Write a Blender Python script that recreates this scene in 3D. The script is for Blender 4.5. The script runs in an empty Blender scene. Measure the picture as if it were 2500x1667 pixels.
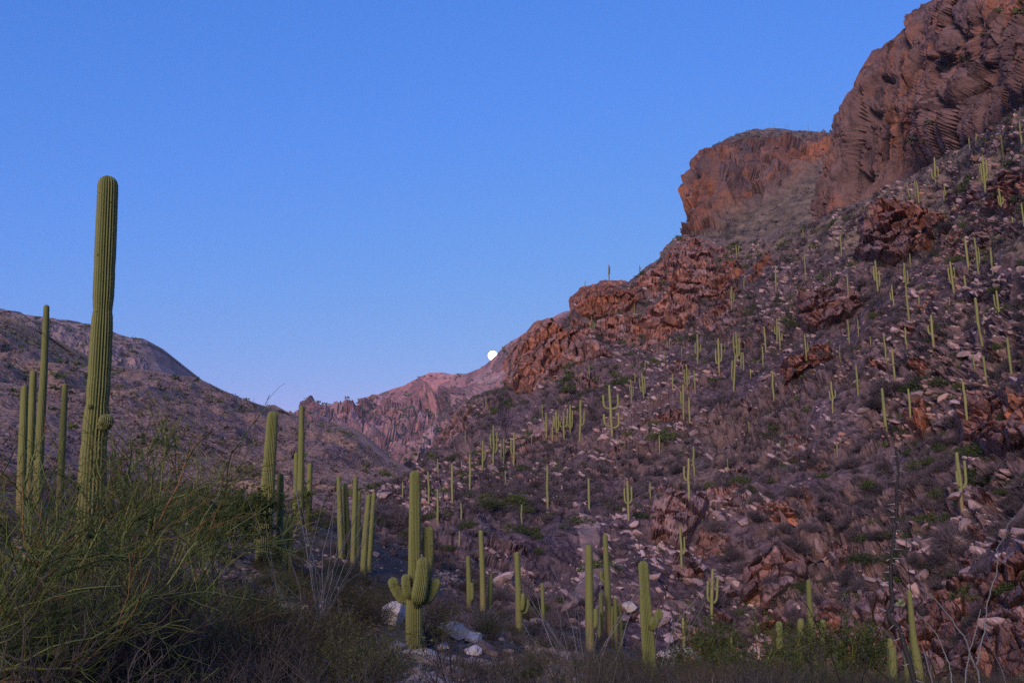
import bpy, math
import numpy as np
from mathutils import Vector
from mathutils.bvhtree import BVHTree

R = math.radians
rng = np.random.default_rng(11)
scene = bpy.context.scene
COL = scene.collection

# ------------------------------------------------------------------ camera
PITCH, LENS, CAMZ = 9.0, 35.0, 1.6
cam_data = bpy.data.cameras.new('camera')
cam_data.lens = LENS; cam_data.sensor_width = 36.0
cam_data.clip_start = 0.1; cam_data.clip_end = 30000
cam = bpy.data.objects.new('camera', cam_data); COL.objects.link(cam)
cam.location = (0, 0, CAMZ); cam.rotation_euler = (R(90 + PITCH), 0, 0)
scene.camera = cam

# ------------------------------------------------------------------ sky, sun, exposure
world = bpy.data.worlds.new('World'); scene.world = world; world.use_nodes = True
wn = world.node_tree; wn.nodes.clear()
SUN_AZ, SUN_EL = 198.0, 20.0            # degrees clockwise from +Y: behind the camera, to the left
sky = wn.nodes.new('ShaderNodeTexSky'); sky.sky_type = 'NISHITA'; sky.sun_disc = False
sky.sun_elevation = R(2.2); sky.sun_rotation = R(SUN_AZ)
sky.altitude = 900; sky.air_density = 1.0; sky.dust_density = 0.3; sky.ozone_density = 4.0
sep = wn.nodes.new('ShaderNodeSeparateColor'); com = wn.nodes.new('ShaderNodeCombineColor'); wn.links.new(sky.outputs[0], sep.inputs[0])
for ch, (gain, power) in enumerate(((1.54, 1.15), (0.74, 0.72), (1.28, 0.54))):      # the photograph's cool white balance and colour curve
    pw = wn.nodes.new('ShaderNodeMath'); pw.operation = 'POWER'; pw.inputs[1].default_value = power; wn.links.new(sep.outputs[ch], pw.inputs[0])
    ml = wn.nodes.new('ShaderNodeMath'); ml.operation = 'MULTIPLY'; ml.inputs[1].default_value = gain; wn.links.new(pw.outputs[0], ml.inputs[0]); mn = wn.nodes.new('ShaderNodeMath'); mn.operation = 'MINIMUM'; mn.inputs[1].default_value = (0.8, 0.9, 1.6)[ch]; wn.links.new(ml.outputs[0], mn.inputs[0]); wn.links.new(mn.outputs[0], com.inputs[ch])
wbg = wn.nodes.new('ShaderNodeBackground'); wbg.inputs['Strength'].default_value = 0.15
wout = wn.nodes.new('ShaderNodeOutputWorld')
wn.links.new(com.outputs[0], wbg.inputs['Color'])
wn.links.new(wbg.outputs[0], wout.inputs['Surface'])

sun_data = bpy.data.lights.new('sun', 'SUN'); sun_data.energy = 0.88; sun_data.angle = R(26)
sun_data.color = (1.0, 0.81, 0.72)
sun = bpy.data.objects.new('sun', sun_data); COL.objects.link(sun)
_d = Vector((math.sin(R(SUN_AZ)) * math.cos(R(SUN_EL)), math.cos(R(SUN_AZ)) * math.cos(R(SUN_EL)), math.sin(R(SUN_EL))))
sun.rotation_euler = _d.to_track_quat('Z', 'Y').to_euler()

vs = scene.view_settings
vs.view_transform = 'Standard'; vs.look = 'None'; vs.gamma = 1.0; vs.use_curve_mapping = False
vs.exposure = 1.90
scene.cycles.use_denoising = False
scene.cycles.max_bounces = 5; scene.cycles.diffuse_bounces = 3; scene.cycles.transparent_max_bounces = 6
scene.cycles.volume_bounces = 0

# ------------------------------------------------------------------ photo pixel -> place
K = 2500.0 / 2352.0
FPX = 2500.0 * LENS / 36.0
CP, SP = math.cos(R(PITCH)), math.sin(R(PITCH))
def rays(u, v):
    dx = (np.asarray(u, float) - 1250.0) / FPX; dz = (833.5 - np.asarray(v, float)) / FPX
    y = CP - SP * dz; z = SP + CP * dz
    return np.stack([dx / y, np.ones_like(dx), z / y], -1)
def pix(u, v, Y):
    p = rays(u, v) * np.asarray(Y, float)[..., None]; p[..., 2] += CAMZ
    return p
def pt(u, v, Y): return pix(np.array(u), np.array(v), np.array(Y))

# ------------------------------------------------------------------ noise
M32 = np.uint64(0xffffffff)
def _hash(ix, iy, iz, seed):
    h = (ix.astype(np.int64) * 374761393 + iy.astype(np.int64) * 668265263 + iz.astype(np.int64) * 1440662683 + seed * 974634777)
    h = h.astype(np.uint64) & M32
    h = ((h ^ (h >> np.uint64(13))) * np.uint64(1274126177)) & M32
    h = ((h ^ (h >> np.uint64(15))) * np.uint64(2246822519)) & M32
    h = h ^ (h >> np.uint64(16))
    return (h & M32).astype(np.float64) / 4294967295.0
def vnoise(P, seed=0):
    f = np.floor(P); t = P - f; t = t * t * t * (t * (t * 6 - 15) + 10)
    i = f.astype(np.int64); out = 0
    for a in (0, 1):
        wa = t[..., 0] if a else 1 - t[..., 0]
        for b in (0, 1):
            wb = t[..., 1] if b else 1 - t[..., 1]
            for c in (0, 1):
                wc = t[..., 2] if c else 1 - t[..., 2]
                out = out + wa * wb * wc * _hash(i[..., 0] + a, i[..., 1] + b, i[..., 2] + c, seed)
    return out * 2 - 1
def fbm(P, size, octv=4, seed=0, gain=0.5, ridged=False):
    out = 0; amp = 1.0; q = np.asarray(P) / size
    for o in range(octv):
        n = vnoise(q + 17.3 * o, seed + o)
        out = out + amp * ((1 - 2 * np.abs(n)) if ridged else n)
        amp *= gain; q = q * 2.03
    return out
def voro(Q, seed=0):
    f = np.floor(Q); i = f.astype(np.int64)
    f1 = np.full(Q.shape[:-1], 9.0); f2 = np.full(Q.shape[:-1], 9.0); cid = np.zeros(Q.shape[:-1]); tl = np.zeros(Q.shape[:-1])
    for a in (-1, 0, 1):
        for b in (-1, 0, 1):
            for c in (-1, 0, 1):
                x, y, z = i[..., 0] + a, i[..., 1] + b, i[..., 2] + c
                h0, h1, h2 = _hash(x, y, z, seed), _hash(x, y, z, seed + 1), _hash(x, y, z, seed + 2)
                ax, ay, azz = Q[..., 0] - x - h0, Q[..., 1] - y - h1, Q[..., 2] - z - h2; d = ax * ax + ay * ay + azz * azz
                m = d < f1; g = np.modf(np.stack([h0, h1, h2], -1) * 7.77)[0] * 2 - 1
                tl = np.where(m, ax * g[..., 0] + ay * g[..., 1] + azz * g[..., 2], tl)
                f2 = np.where(m, f1, np.minimum(f2, d)); cid = np.where(m, _hash(x, y, z, seed + 3), cid); f1 = np.where(m, d, f1)
    return np.sqrt(f1), np.sqrt(f2), cid + 1j * tl        # real: random of the cell, imaginary: tilt of its facet
def sstep(x, a=0.0, b=1.0):
    t = np.clip((x - a) / (b - a), 0, 1); return t * t * (3 - 2 * t)
class TPS:
    def __init__(s, pts, val, reg=1e-4):
        s.p = np.asarray(pts, float); n, d = s.p.shape
        A = s.k(s.p) + reg * np.eye(n); Pm = np.hstack([np.ones((n, 1)), s.p])
        Mx = np.block([[A, Pm], [Pm.T, np.zeros((d + 1, d + 1))]])
        s.w = np.linalg.solve(Mx, np.concatenate([np.asarray(val, float), np.zeros(d + 1)])); s.n = n
    def k(s, q):
        r2 = ((q[:, None, :] - s.p[None]) ** 2).sum(-1) + 1e-12
        return 0.5 * r2 * np.log(r2)
    def __call__(s, q):
        q = np.asarray(q, float); sh = q.shape[:-1]; q = q.reshape(-1, q.shape[-1]); out = np.empty(len(q))
        for a in range(0, len(q), 40000):
            b = q[a:a + 40000]
            out[a:a + 40000] = s.k(b) @ s.w[:s.n] + s.w[s.n] + b @ s.w[s.n + 1:]
        return out.reshape(sh)

# ------------------------------------------------------------------ mesh helpers
def tag(o, label=None, cat=None, group=None, kind=None):
    if label: o['label'] = label
    if cat: o['category'] = cat
    if group: o['group'] = group
    if kind: o['kind'] = kind
    return o
def mesh_data(name, V, faces, material=None, tint=None, smooth=True):
    """faces: list of int arrays (n,3) or (n,4)"""
    me = bpy.data.meshes.new(name); V = np.asarray(V, np.float32).reshape(-1, 3)
    faces = [np.asarray(f, np.int32) for f in faces if len(f)]
    me.vertices.add(len(V)); me.vertices.foreach_set('co', V.ravel())
    loops = np.concatenate([f.ravel() for f in faces]); cnt = np.concatenate([np.full(len(f), f.shape[1]) for f in faces])
    start = np.concatenate([[0], np.cumsum(cnt)[:-1]]).astype(np.int32)
    me.loops.add(len(loops)); me.loops.foreach_set('vertex_index', loops)
    me.polygons.add(len(cnt)); me.polygons.foreach_set('loop_start', start)
    me.polygons.foreach_set('use_smooth', np.full(len(cnt), bool(smooth)))
    me.update(calc_edges=True)
    if tint is not None:
        a = me.attributes.new('tint', 'FLOAT_COLOR', 'POINT'); c = np.ones((len(V), 4), np.float32)
        t = np.asarray(tint, np.float32)
        c[:, :t.shape[1]] = t; a.data.foreach_set('color', c.ravel())
    if material: me.materials.append(material)
    return me
def obj(name, data, parent=None, loc=None):
    o = bpy.data.objects.new(name, data); COL.objects.link(o)
    if parent: o.parent = parent
    if loc is not None: o.location = loc
    return o
def empty(name, loc=(0, 0, 0)):
    o = bpy.data.objects.new(name, None); COL.objects.link(o); o.location = loc; o.empty_display_size = 0.2
    return o
class MB:
    def __init__(s): s.V = []; s.F3 = []; s.F4 = []; s.T = []; s.n = 0
    def add(s, V, F, tint=None):
        V = np.asarray(V, float).reshape(-1, 3); F = np.asarray(F, int)
        (s.F3 if F.shape[1] == 3 else s.F4).append(F + s.n)
        t = np.zeros((len(V), 3))
        if tint is not None: t[:] = tint
        s.V.append(V); s.T.append(t); s.n += len(V)
    def data(s, name, material, smooth=True):
        fs = []
        if s.F3: fs.append(np.concatenate(s.F3))
        if s.F4: fs.append(np.concatenate(s.F4))
        return mesh_data(name, np.concatenate(s.V), fs, material, np.concatenate(s.T), smooth)
def grid_faces(nu, nv):
    i = np.arange(nu * nv).reshape(nv, nu)
    return np.stack([i[:-1, :-1], i[:-1, 1:], i[1:, 1:], i[1:, :-1]], -1).reshape(-1, 4)
def tubes(P, rad, sides=3):
    P = np.asarray(P, float); n, k, _ = P.shape
    T = np.gradient(P, axis=1); T /= np.linalg.norm(T, axis=-1, keepdims=True) + 1e-9
    a = np.zeros((n, 1, 3)); m = np.abs(T[:, k // 2, 2]) < 0.8
    a[m, 0, 2] = 1; a[~m, 0, 0] = 1
    n1 = np.cross(T, np.broadcast_to(a, T.shape)); n1 /= np.linalg.norm(n1, axis=-1, keepdims=True) + 1e-9
    n2 = np.cross(T, n1)
    an = np.arange(sides) / sides * 2 * math.pi
    V = P[:, :, None] + rad[:, :, None, None] * (np.cos(an)[:, None] * n1[:, :, None] + np.sin(an)[:, None] * n2[:, :, None])
    idx = np.arange(n * k * sides).reshape(n, k, sides); r = np.roll(idx, -1, axis=2)
    F = np.stack([idx[:, :-1], r[:, :-1], r[:, 1:], idx[:, 1:]], -1).reshape(-1, 4)
    return V.reshape(-1, 3), F

# ------------------------------------------------------------------ materials
class NT:
    def __init__(s, name, rough=0.9):
        s.m = bpy.data.materials.new(name); s.m.use_nodes = True; s.t = s.m.node_tree
        s.b = s.t.nodes['Principled BSDF']; s.b.inputs['Roughness'].default_value = rough
        s.b.inputs['Specular IOR Level'].default_value = 0.15
        s.geo = s.t.nodes.new('ShaderNodeNewGeometry'); s.pos = s.geo.outputs['Position']
    def new(s, ty, **kw):
        n = s.t.nodes.new(ty)
        for k, v in kw.items(): setattr(n, k, v)
        return n
    def put(s, sock, val):
        if isinstance(val, bpy.types.NodeSocket): s.t.links.new(val, sock)
        else: sock.default_value = val
    def scaled(s, sc):
        n = s.new('ShaderNodeVectorMath', operation='MULTIPLY'); s.put(n.inputs[0], s.pos); n.inputs[1].default_value = sc
        return n.outputs[0]
    def noise(s, size, det=4, rough=0.55, sc=None, dist=0.0):
        n = s.new('ShaderNodeTexNoise'); s.put(n.inputs['Vector'], s.pos if sc is None else s.scaled(sc))
        n.inputs['Scale'].default_value = 1.0 / size; n.inputs['Detail'].default_value = det
        n.inputs['Roughness'].default_value = rough; n.inputs['Distortion'].default_value = dist
        return n.outputs['Fac']
    def vor(s, size, feature='F1', out='Distance', sc=None):
        n = s.new('ShaderNodeTexVoronoi', feature=feature); s.put(n.inputs['Vector'], s.pos if sc is None else s.scaled(sc))
        n.inputs['Scale'].default_value = 1.0 / size
        return n.outputs[out]
    def rng(s, v, a, b, c=0.0, d=1.0):
        n = s.new('ShaderNodeMapRange', clamp=True); s.put(n.inputs[0], v)
        for i, x in enumerate((a, b, c, d)): n.inputs[i + 1].default_value = x
        return n.outputs[0]
    def math(s, op, a, b=0.0):
        n = s.new('ShaderNodeMath', operation=op); s.put(n.inputs[0], a); s.put(n.inputs[1], b); return n.outputs[0]
    def mix(s, f, a, b, mode='MIX'):
        n = s.new('ShaderNodeMix', data_type='RGBA', blend_type=mode)
        s.put(n.inputs[0], f)
        for k, x in ((6, a), (7, b)):
            s.put(n.inputs[k], x if isinstance(x, bpy.types.NodeSocket) else (*x, 1.0))
        return n.outputs[2]
    def tint(s):
        n = s.new('ShaderNodeAttribute', attribute_name='tint'); x = s.new('ShaderNodeSeparateColor')
        s.t.links.new(n.outputs['Color'], x.inputs[0]); return x.outputs
    def rand(s): return s.new('ShaderNodeObjectInfo').outputs['Random']
    def color(s, c): s.put(s.b.inputs['Base Color'], c)
    def bump(s, h, dist, strength=1.0):
        n = s.new('ShaderNodeBump'); n.inputs['Distance'].default_value = dist; n.inputs['Strength'].default_value = strength
        s.put(n.inputs['Height'], h); s.t.links.new(n.outputs[0], s.b.inputs['Normal'])

def mat_rock(name, pale, red, dark, size=1.0, streak=0.0, redbias=0.0, bump=0.15):
    """tint R = random of block / rock, tint G = redness of the place, tint B = crack"""
    n = NT(name, 0.92); t = n.tint()
    big = n.noise(7 * size, 5, 0.6); mid = n.noise(1.6 * size, 5, 0.65); fine = n.noise(0.35 * size, 4, 0.7)
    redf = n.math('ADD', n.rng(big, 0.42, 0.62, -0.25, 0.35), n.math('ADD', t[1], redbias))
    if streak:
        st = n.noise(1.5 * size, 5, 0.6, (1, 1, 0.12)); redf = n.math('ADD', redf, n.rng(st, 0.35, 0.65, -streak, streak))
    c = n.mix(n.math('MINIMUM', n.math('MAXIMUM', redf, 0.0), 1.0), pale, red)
    if streak:
        st2 = n.noise(0.9 * size, 5, 0.65, (1, 1, 0.1)); c = n.mix(n.rng(st2, 0.53, 0.68, 0, 0.75), c, dark)
    c = n.mix(n.rng(mid, 0.5, 0.72, 0, 0.75), c, dark)
    v = n.math('ADD', n.math('MULTIPLY', n.math('FRACT', n.math('ADD', t[0], n.rand())), 1.1), n.math('MULTIPLY', fine, 0.9))
    g = n.rng(v, 0.2, 1.7, 0.38, 1.45)
    cm = n.new('ShaderNodeCombineColor')
    for i in range(3): n.put(cm.inputs[i], g)
    c = n.mix(1.0, c, cm.outputs[0], 'MULTIPLY')
    n.color(c)
    n.bump(n.math('ADD', mid, n.math('MULTIPLY', fine, 0.6)), bump * size)
    return n.m
PALE, RED, DARK = (0.39, 0.26, 0.255), (0.33, 0.15, 0.085), (0.10, 0.068, 0.062)
M = {}
M['rock'] = mat_rock('weathered_rock', PALE, RED, DARK, 1.0, 0.0)
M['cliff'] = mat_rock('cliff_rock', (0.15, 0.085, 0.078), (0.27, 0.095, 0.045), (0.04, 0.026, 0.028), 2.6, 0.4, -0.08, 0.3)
M['outcrop'] = mat_rock('outcrop_rock', (0.26, 0.155, 0.145), (0.33, 0.115, 0.055), (0.04, 0.026, 0.028), 1.4, 0.25, -0.03, 0.2)
M['farcliff'] = mat_rock('far_mountain_rock', (0.37, 0.23, 0.23), (0.37, 0.15, 0.14), (0.075, 0.05, 0.065), 22, 0.35, 0.1, 0.3)
M['ridge'] = mat_rock('ridge_rock', (0.22, 0.15, 0.15), (0.30, 0.17, 0.15), (0.07, 0.05, 0.06), 10, 0.3, 0.0, 0.3)
M['slab'] = mat_rock('smooth_slab_rock', (0.31, 0.20, 0.19), (0.30, 0.17, 0.145), (0.20, 0.13, 0.12), 3.0, 0.0)
M['stone'] = mat_rock('pale_stone', (0.47, 0.39, 0.355), (0.40, 0.25, 0.17), (0.20, 0.15, 0.14), 0.5, 0.0, -0.2)
M['boulder'] = mat_rock('boulder_rock', (0.27, 0.195, 0.17), (0.28, 0.14, 0.08), (0.10, 0.07, 0.063), 0.5, 0.0)

def mat_slope(name, a, b, cgrass, size, speck):
    n = NT(name, 0.95); t = n.tint()
    c = n.mix(n.rng(n.noise(14 * size, 5, 0.6), 0.38, 0.62), a, b)
    c = n.mix(n.math('MULTIPLY', t[1], n.rng(n.noise(3 * size, 5, 0.7), 0.3, 0.6, 0.3, 1.0)), c, cgrass)
    st = n.vor(0.55 * speck, 'F1', 'Color'); sx = n.new('ShaderNodeSeparateColor'); n.put(sx.inputs[0], st)
    g = n.rng(sx.outputs[0], 0, 1, 0.5, 1.5)
    cm = n.new('ShaderNodeCombineColor')
    for i in range(3): n.put(cm.inputs[i], g)
    c = n.mix(1.0, c, cm.outputs[0], 'MULTIPLY')
    c = n.mix(n.rng(n.noise(1.1 * speck, 4, 0.7), 0.55, 0.7, 0, 0.6), c, (0.07, 0.055, 0.05))
    n.color(c)
    n.bump(n.math('ADD', n.noise(0.6 * speck, 4, 0.7), n.rng(n.vor(0.8 * speck), 0, 1, 0.6, 0)), 0.35 * speck)
    return n.m
M['hillside'] = mat_slope('hillside_soil', (0.13, 0.082, 0.092), (0.078, 0.050, 0.058), (0.20, 0.145, 0.10), 1.0, 1.0)
M['hill'] = mat_slope('dry_hill_soil', (0.35, 0.20, 0.13), (0.25, 0.15, 0.14), (0.50, 0.28, 0.13), 4.0, 1.6)
M['ground'] = mat_slope('desert_ground', (0.12, 0.088, 0.076), (0.07, 0.053, 0.047), (0.15, 0.115, 0.075), 0.6, 0.3)

def mat_plain(name, c0, c1, rough=0.85, size=0.6, transl=0.0, obj_rand=True):
    n = NT(name, rough); t = n.tint()
    v = n.math('FRACT', n.math('ADD', t[0], n.rand() if obj_rand else 0.0))
    f = n.math('ADD', n.math('MULTIPLY', v, 0.7), n.math('MULTIPLY', n.noise(size, 2), 0.4))
    c = n.mix(n.rng(f, 0.1, 0.9), c0, c1); n.color(c)
    return n.m
M['gray_twig'] = mat_plain('bare_twig', (0.038, 0.029, 0.033), (0.13, 0.096, 0.102))
M['near_twig'] = mat_plain('brown_twig', (0.022, 0.018, 0.017), (0.10, 0.08, 0.068))
M['hill_scrub'] = mat_plain('dry_hill_scrub', (0.075, 0.052, 0.055), (0.18, 0.122, 0.112))
M['green_leaf'] = mat_plain('dark_scrub_leaf', (0.028, 0.040, 0.012), (0.075, 0.09, 0.026))
M['olive_leaf'] = mat_plain('olive_brown_leaf', (0.035, 0.036, 0.012), (0.115, 0.085, 0.03))
def mat_twig():
    n = NT('green_palo_verde_twig', 0.8); t = n.tint()
    c = n.mix(n.rng(t[0], 0.0, 0.85), (0.024, 0.038, 0.010), (0.20, 0.225, 0.066)); c = n.mix(n.rng(t[0], 0.86, 0.9), c, (0.22, 0.12, 0.045)); n.color(c); return n.m
M['palo_twig'] = mat_twig()
M['palo_bark'] = mat_plain('green_yellow_bark', (0.07, 0.07, 0.022), (0.15, 0.13, 0.04), size=0.12)
M['cane'] = mat_plain('grey_ocotillo_cane', (0.07, 0.065, 0.063), (0.20, 0.185, 0.18), size=0.15)
M['dark_cane'] = mat_plain('dark_ocotillo_bark', (0.012, 0.010, 0.010), (0.035, 0.03, 0.028), size=0.08)
M['thorn'] = mat_plain('pale_thorn', (0.22, 0.20, 0.20), (0.36, 0.33, 0.32))
M['spine'] = mat_plain('straw_spine', (0.22, 0.18, 0.10), (0.32, 0.27, 0.16))
M['grass'] = mat_plain('dry_grass', (0.24, 0.18, 0.11), (0.38, 0.30, 0.19))
M['wood'] = mat_plain('dark_shrub_wood', (0.05, 0.04, 0.032), (0.09, 0.07, 0.055))
M['pad'] = mat_plain('prickly_pear_pad', (0.13, 0.16, 0.075), (0.20, 0.22, 0.11))

def mat_cactus(name, g0, g1, bark, crest):
    """tint R = rib crest, G = corky bark, B = random"""
    n = NT(name, 0.7); t = n.tint()
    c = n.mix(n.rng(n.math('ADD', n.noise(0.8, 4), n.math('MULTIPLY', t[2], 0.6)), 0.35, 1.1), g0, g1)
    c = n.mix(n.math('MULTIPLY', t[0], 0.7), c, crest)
    bk = n.math('MULTIPLY', t[1], n.rng(n.noise(0.5, 4, 0.7), 0.35, 0.55))
    c = n.mix(bk, c, bark)
    c = n.mix(n.rng(n.noise(0.13, 3, 0.6), 0.67, 0.71, 0, 0.85), c, (0.03, 0.025, 0.02))
    n.color(c); n.bump(n.noise(0.04, 3), 0.01)
    return n.m
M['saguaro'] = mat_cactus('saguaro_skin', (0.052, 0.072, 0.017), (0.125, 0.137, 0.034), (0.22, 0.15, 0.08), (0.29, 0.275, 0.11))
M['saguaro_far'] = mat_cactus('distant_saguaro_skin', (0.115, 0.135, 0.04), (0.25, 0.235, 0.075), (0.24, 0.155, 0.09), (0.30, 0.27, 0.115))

# ------------------------------------------------------------------ terrain sheets
def curve(pts, u):
    p = np.array(pts, float) * K; return np.interp(u, p[:, 0], p[:, 1])
def depth_field(ctrl):
    c = np.array(ctrl, float)
    f = TPS(c[:, :2] * K / 1000, np.log(c[:, 2]))
    return lambda u, v: np.exp(f(np.stack([u, v], -1) / 1000))
def normals(P):
    a = np.gradient(P, axis=1); b = np.gradient(P, axis=0); n = np.cross(a, b)
    n /= np.linalg.norm(n, axis=-1, keepdims=True) + 1e-9
    s = np.sign(-(n * (P - np.array([0, 0, CAMZ]))).sum(-1, keepdims=True)); return n * np.where(s == 0, 1, s)
SHEETS = {}
def sheet(name, top, bot, ctrl, nu, nv, disp, mat, back, tintf=None, label=None, power=1.0, smooth=True, topfade=0.7, botfade=None, toprange=45):
    Yf = depth_field(ctrl)
    u = np.linspace(top[0][0] * K, top[-1][0] * K, nu); t = np.linspace(0, 1, nv) ** power
    vt, vb = curve(top, u), curve(bot, u)
    g = np.exp(-0.5 * (np.arange(-42, 43) / 14.0) ** 2); g /= g.sum(); uf = np.linspace(u[0] - 300, u[-1] + 300, int((u[-1] - u[0] + 600) / 3))
    cv = curve(top, uf); cm = np.array([cv[max(0, k_ - 28):k_ + 29].max() for k_ in range(len(cv))])
    vsm = np.maximum(np.interp(u, uf[42:-42], np.convolve(cm, g, 'valid')), vt)          # smoothed skyline for the lower rows
    U = np.broadcast_to(u, (nv, nu)); Vv = vb[None] + (vsm - vb)[None] * t[:, None] + (vt - vsm)[None] * sstep(t, 0.6, 1.0)[:, None]
    global FACING
    P0 = pix(U, Vv, Yf(U, Vv)); N0 = normals(P0); _r = P0 - np.array([0, 0, CAMZ]); FACING = sstep(np.abs((N0 * _r).sum(-1)) / np.linalg.norm(_r, axis=-1), 0.10, 0.42)
    d, tint = disp(P0, U / K, Vv / K)
    d = d * (1 - topfade * sstep(Vv, vt[None] + toprange, vt[None] + 3))
    if botfade: k = sstep(Vv, vb[None], vb[None] - botfade[0]); d = d * k - botfade[1] * (1 - k)
    P = P0 + N0 * d[..., None] if d.ndim == 2 else P0 + d
    rows = []
    for kb, drop in ((0.03, -0.004), (0.1, 0.01), (0.3, 0.08), (0.65, 0.28), (1.0, 0.6)):
        q = P[-1].copy(); q[:, 1] += back * kb; q[:, 0] += back * kb * 0.3; q[:, 2] -= back * drop; rows.append(q)
    P = np.concatenate([P, np.array(rows)], 0)
    tint = np.concatenate([tint, np.repeat(tint[-1:], 5, 0)], 0)
    F = grid_faces(nu, nv + 5)
    me = mesh_data(name, P, [F], mat, tint.reshape(-1, 3), smooth)
    o = obj(name, me); tag(o, label, kind='structure')
    SHEETS[name] = (P.reshape(-1, 3), F, Yf)
    return o
def tint3(a, b=0.0, c=0.0):
    return np.stack([np.broadcast_to(x, np.shape(a)) for x in (a, b, c)], -1).astype(float)
def bed_coords(P, sx, sy, sz, dip=25, turn=20):
    a, b = R(dip), R(turn)
    d = np.array([math.cos(a) * math.cos(b), math.sin(b), -math.sin(a)]); n = np.array([math.sin(a), -0.25, math.cos(a)])
    n = n - d * (n @ d); n /= np.linalg.norm(n); e = np.cross(n, d)
    return np.stack([P @ d / sx, P @ e / sy, P @ n / sz], -1)

# --- far mountain under the moon
def disp_far(P, u, v):
    cl = sstep(0.5 + fbm(P * [1, 0.3, 1], 420, 3, 5), 0.2, 0.7)
    d = 34 * fbm(P * [1.6, 0.6, 0.55], 260, 6, 21, 0.5, True) * (0.45 + cl) + 7 * fbm(P * [1.5, 1, 0.4], 60, 4, 8, 0.6, True)
    f1, f2, c = voro(P * [1.4, 0.8, 0.55] / 55, 31); ti = c.imag; c = c.real
    d = d + 18 * (c - 0.5) + 30 * ti - 20 * (1 - sstep(f2 - f1, 0, 0.15))
    return d, tint3(c, 0.45 + 0.35 * fbm(P, 300, 3, 3), 0)
sheet('far_mountain',
      [(600, 1005), (690, 985), (705, 962), (713, 944), (740, 931), (775, 929), (800, 935), (813, 944), (828, 918), (850, 910), (870, 905), (930, 885),
       (955, 872), (985, 857), (1010, 856), (1030, 861), (1075, 858), (1100, 848), (1120, 834), (1138, 819), (1155, 798), (1175, 783), (1200, 766), (1215, 758), (1300, 715), (1450, 690)],
      [(600, 1130), (1450, 1130)],
      [(600, 1000, 2600), (705, 960, 2500), (775, 930, 2650), (820, 1000, 2200), (930, 885, 2600), (985, 858, 2600), (960, 970, 2420), (1040, 960, 2350), (1075, 858, 2500),
       (1050, 1000, 2100), (960, 1080, 1650), (860, 1080, 1500), (1215, 775, 2300), (1150, 950, 2000), (700, 1080, 1600), (1450, 690, 2300), (1450, 1130, 1500), (600, 1130, 1400)],
      330, 180, disp_far, M['farcliff'], 900, topfade=0.96, toprange=115, smooth=False)
# --- left: dark rocky ridge behind, dry hill in front
def disp_lback(P, u, v):
    d = 13 * fbm(P * [1, 0.6, 0.6], 110, 6, 51, 0.55, True) + 7 * fbm(P, 30, 4, 55, 0.6)
    return d, tint3(vnoise(P / 12, 3) * 0.5 + 0.5, 0.15, 0)
sheet('rocky_ridge',
      [(-420, 640), (-200, 690), (0, 718), (60, 733), (110, 738), (150, 743), (180, 749), (262, 775), (300, 784), (320, 793), (335, 812), (345, 832), (356, 858), (420, 930)],
      [(-420, 900), (420, 960)],
      [(-420, 640, 1500), (0, 718, 1400), (260, 775, 1350), (345, 832, 1300), (260, 850, 1220), (0, 850, 1150), (-420, 900, 1100), (420, 950, 1150)],
      240, 90, disp_lback, M['ridge'], 500, smooth=False)
def disp_lhill(P, u, v):
    amp = sstep(P[..., 1], 120, 420)
    d = amp * (11 * fbm(P * [1, 0.7, 0.6], 190, 5, 61) + 5 * fbm(P * [1, 0.6, 0.6], 55, 4, 63, 0.55, True)) + 0.9 * fbm(P, 7, 3, 66)
    g = sstep(0.5 + fbm(P, 150, 4, 69), 0.0, 0.7) * sstep(v, 1080, 890)
    return d, tint3(vnoise(P / 6, 3) * 0.5 + 0.5, g, 0)
sheet('left_hill',
      [(-420, 640), (-150, 700), (0, 727), (50, 752), (100, 778), (160, 808), (210, 830), (280, 846), (340, 852), (385, 862), (430, 865), (470, 882), (500, 895), (560, 920), (600, 932),
       (618, 931), (632, 942), (660, 951), (705, 967), (760, 974), (800, 985), (818, 1002), (835, 1020), (870, 1050), (920, 1076), (960, 1088), (1080, 1110)],
      [(-420, 1330), (1080, 1330)],
      [(-420, 640, 600), (0, 727, 640), (210, 830, 720), (430, 865, 800), (620, 935, 860), (705, 967, 900), (800, 985, 820), (920, 1076, 620), (0, 900, 360), (200, 950, 420), (500, 1000, 480), (700, 1050, 480),
       (0, 1050, 190), (250, 1080, 230), (500, 1120, 260), (800, 1130, 330), (0, 1150, 130), (500, 1200, 160), (900, 1180, 240), (-420, 1150, 100), (-420, 1330, 75), (0, 1330, 80), (500, 1330, 95), (1080, 1330, 130), (1080, 1110, 420), (-420, 900, 300)],
      350, 190, disp_lhill, M['hill'], 300, topfade=0.9, toprange=70)
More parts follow.
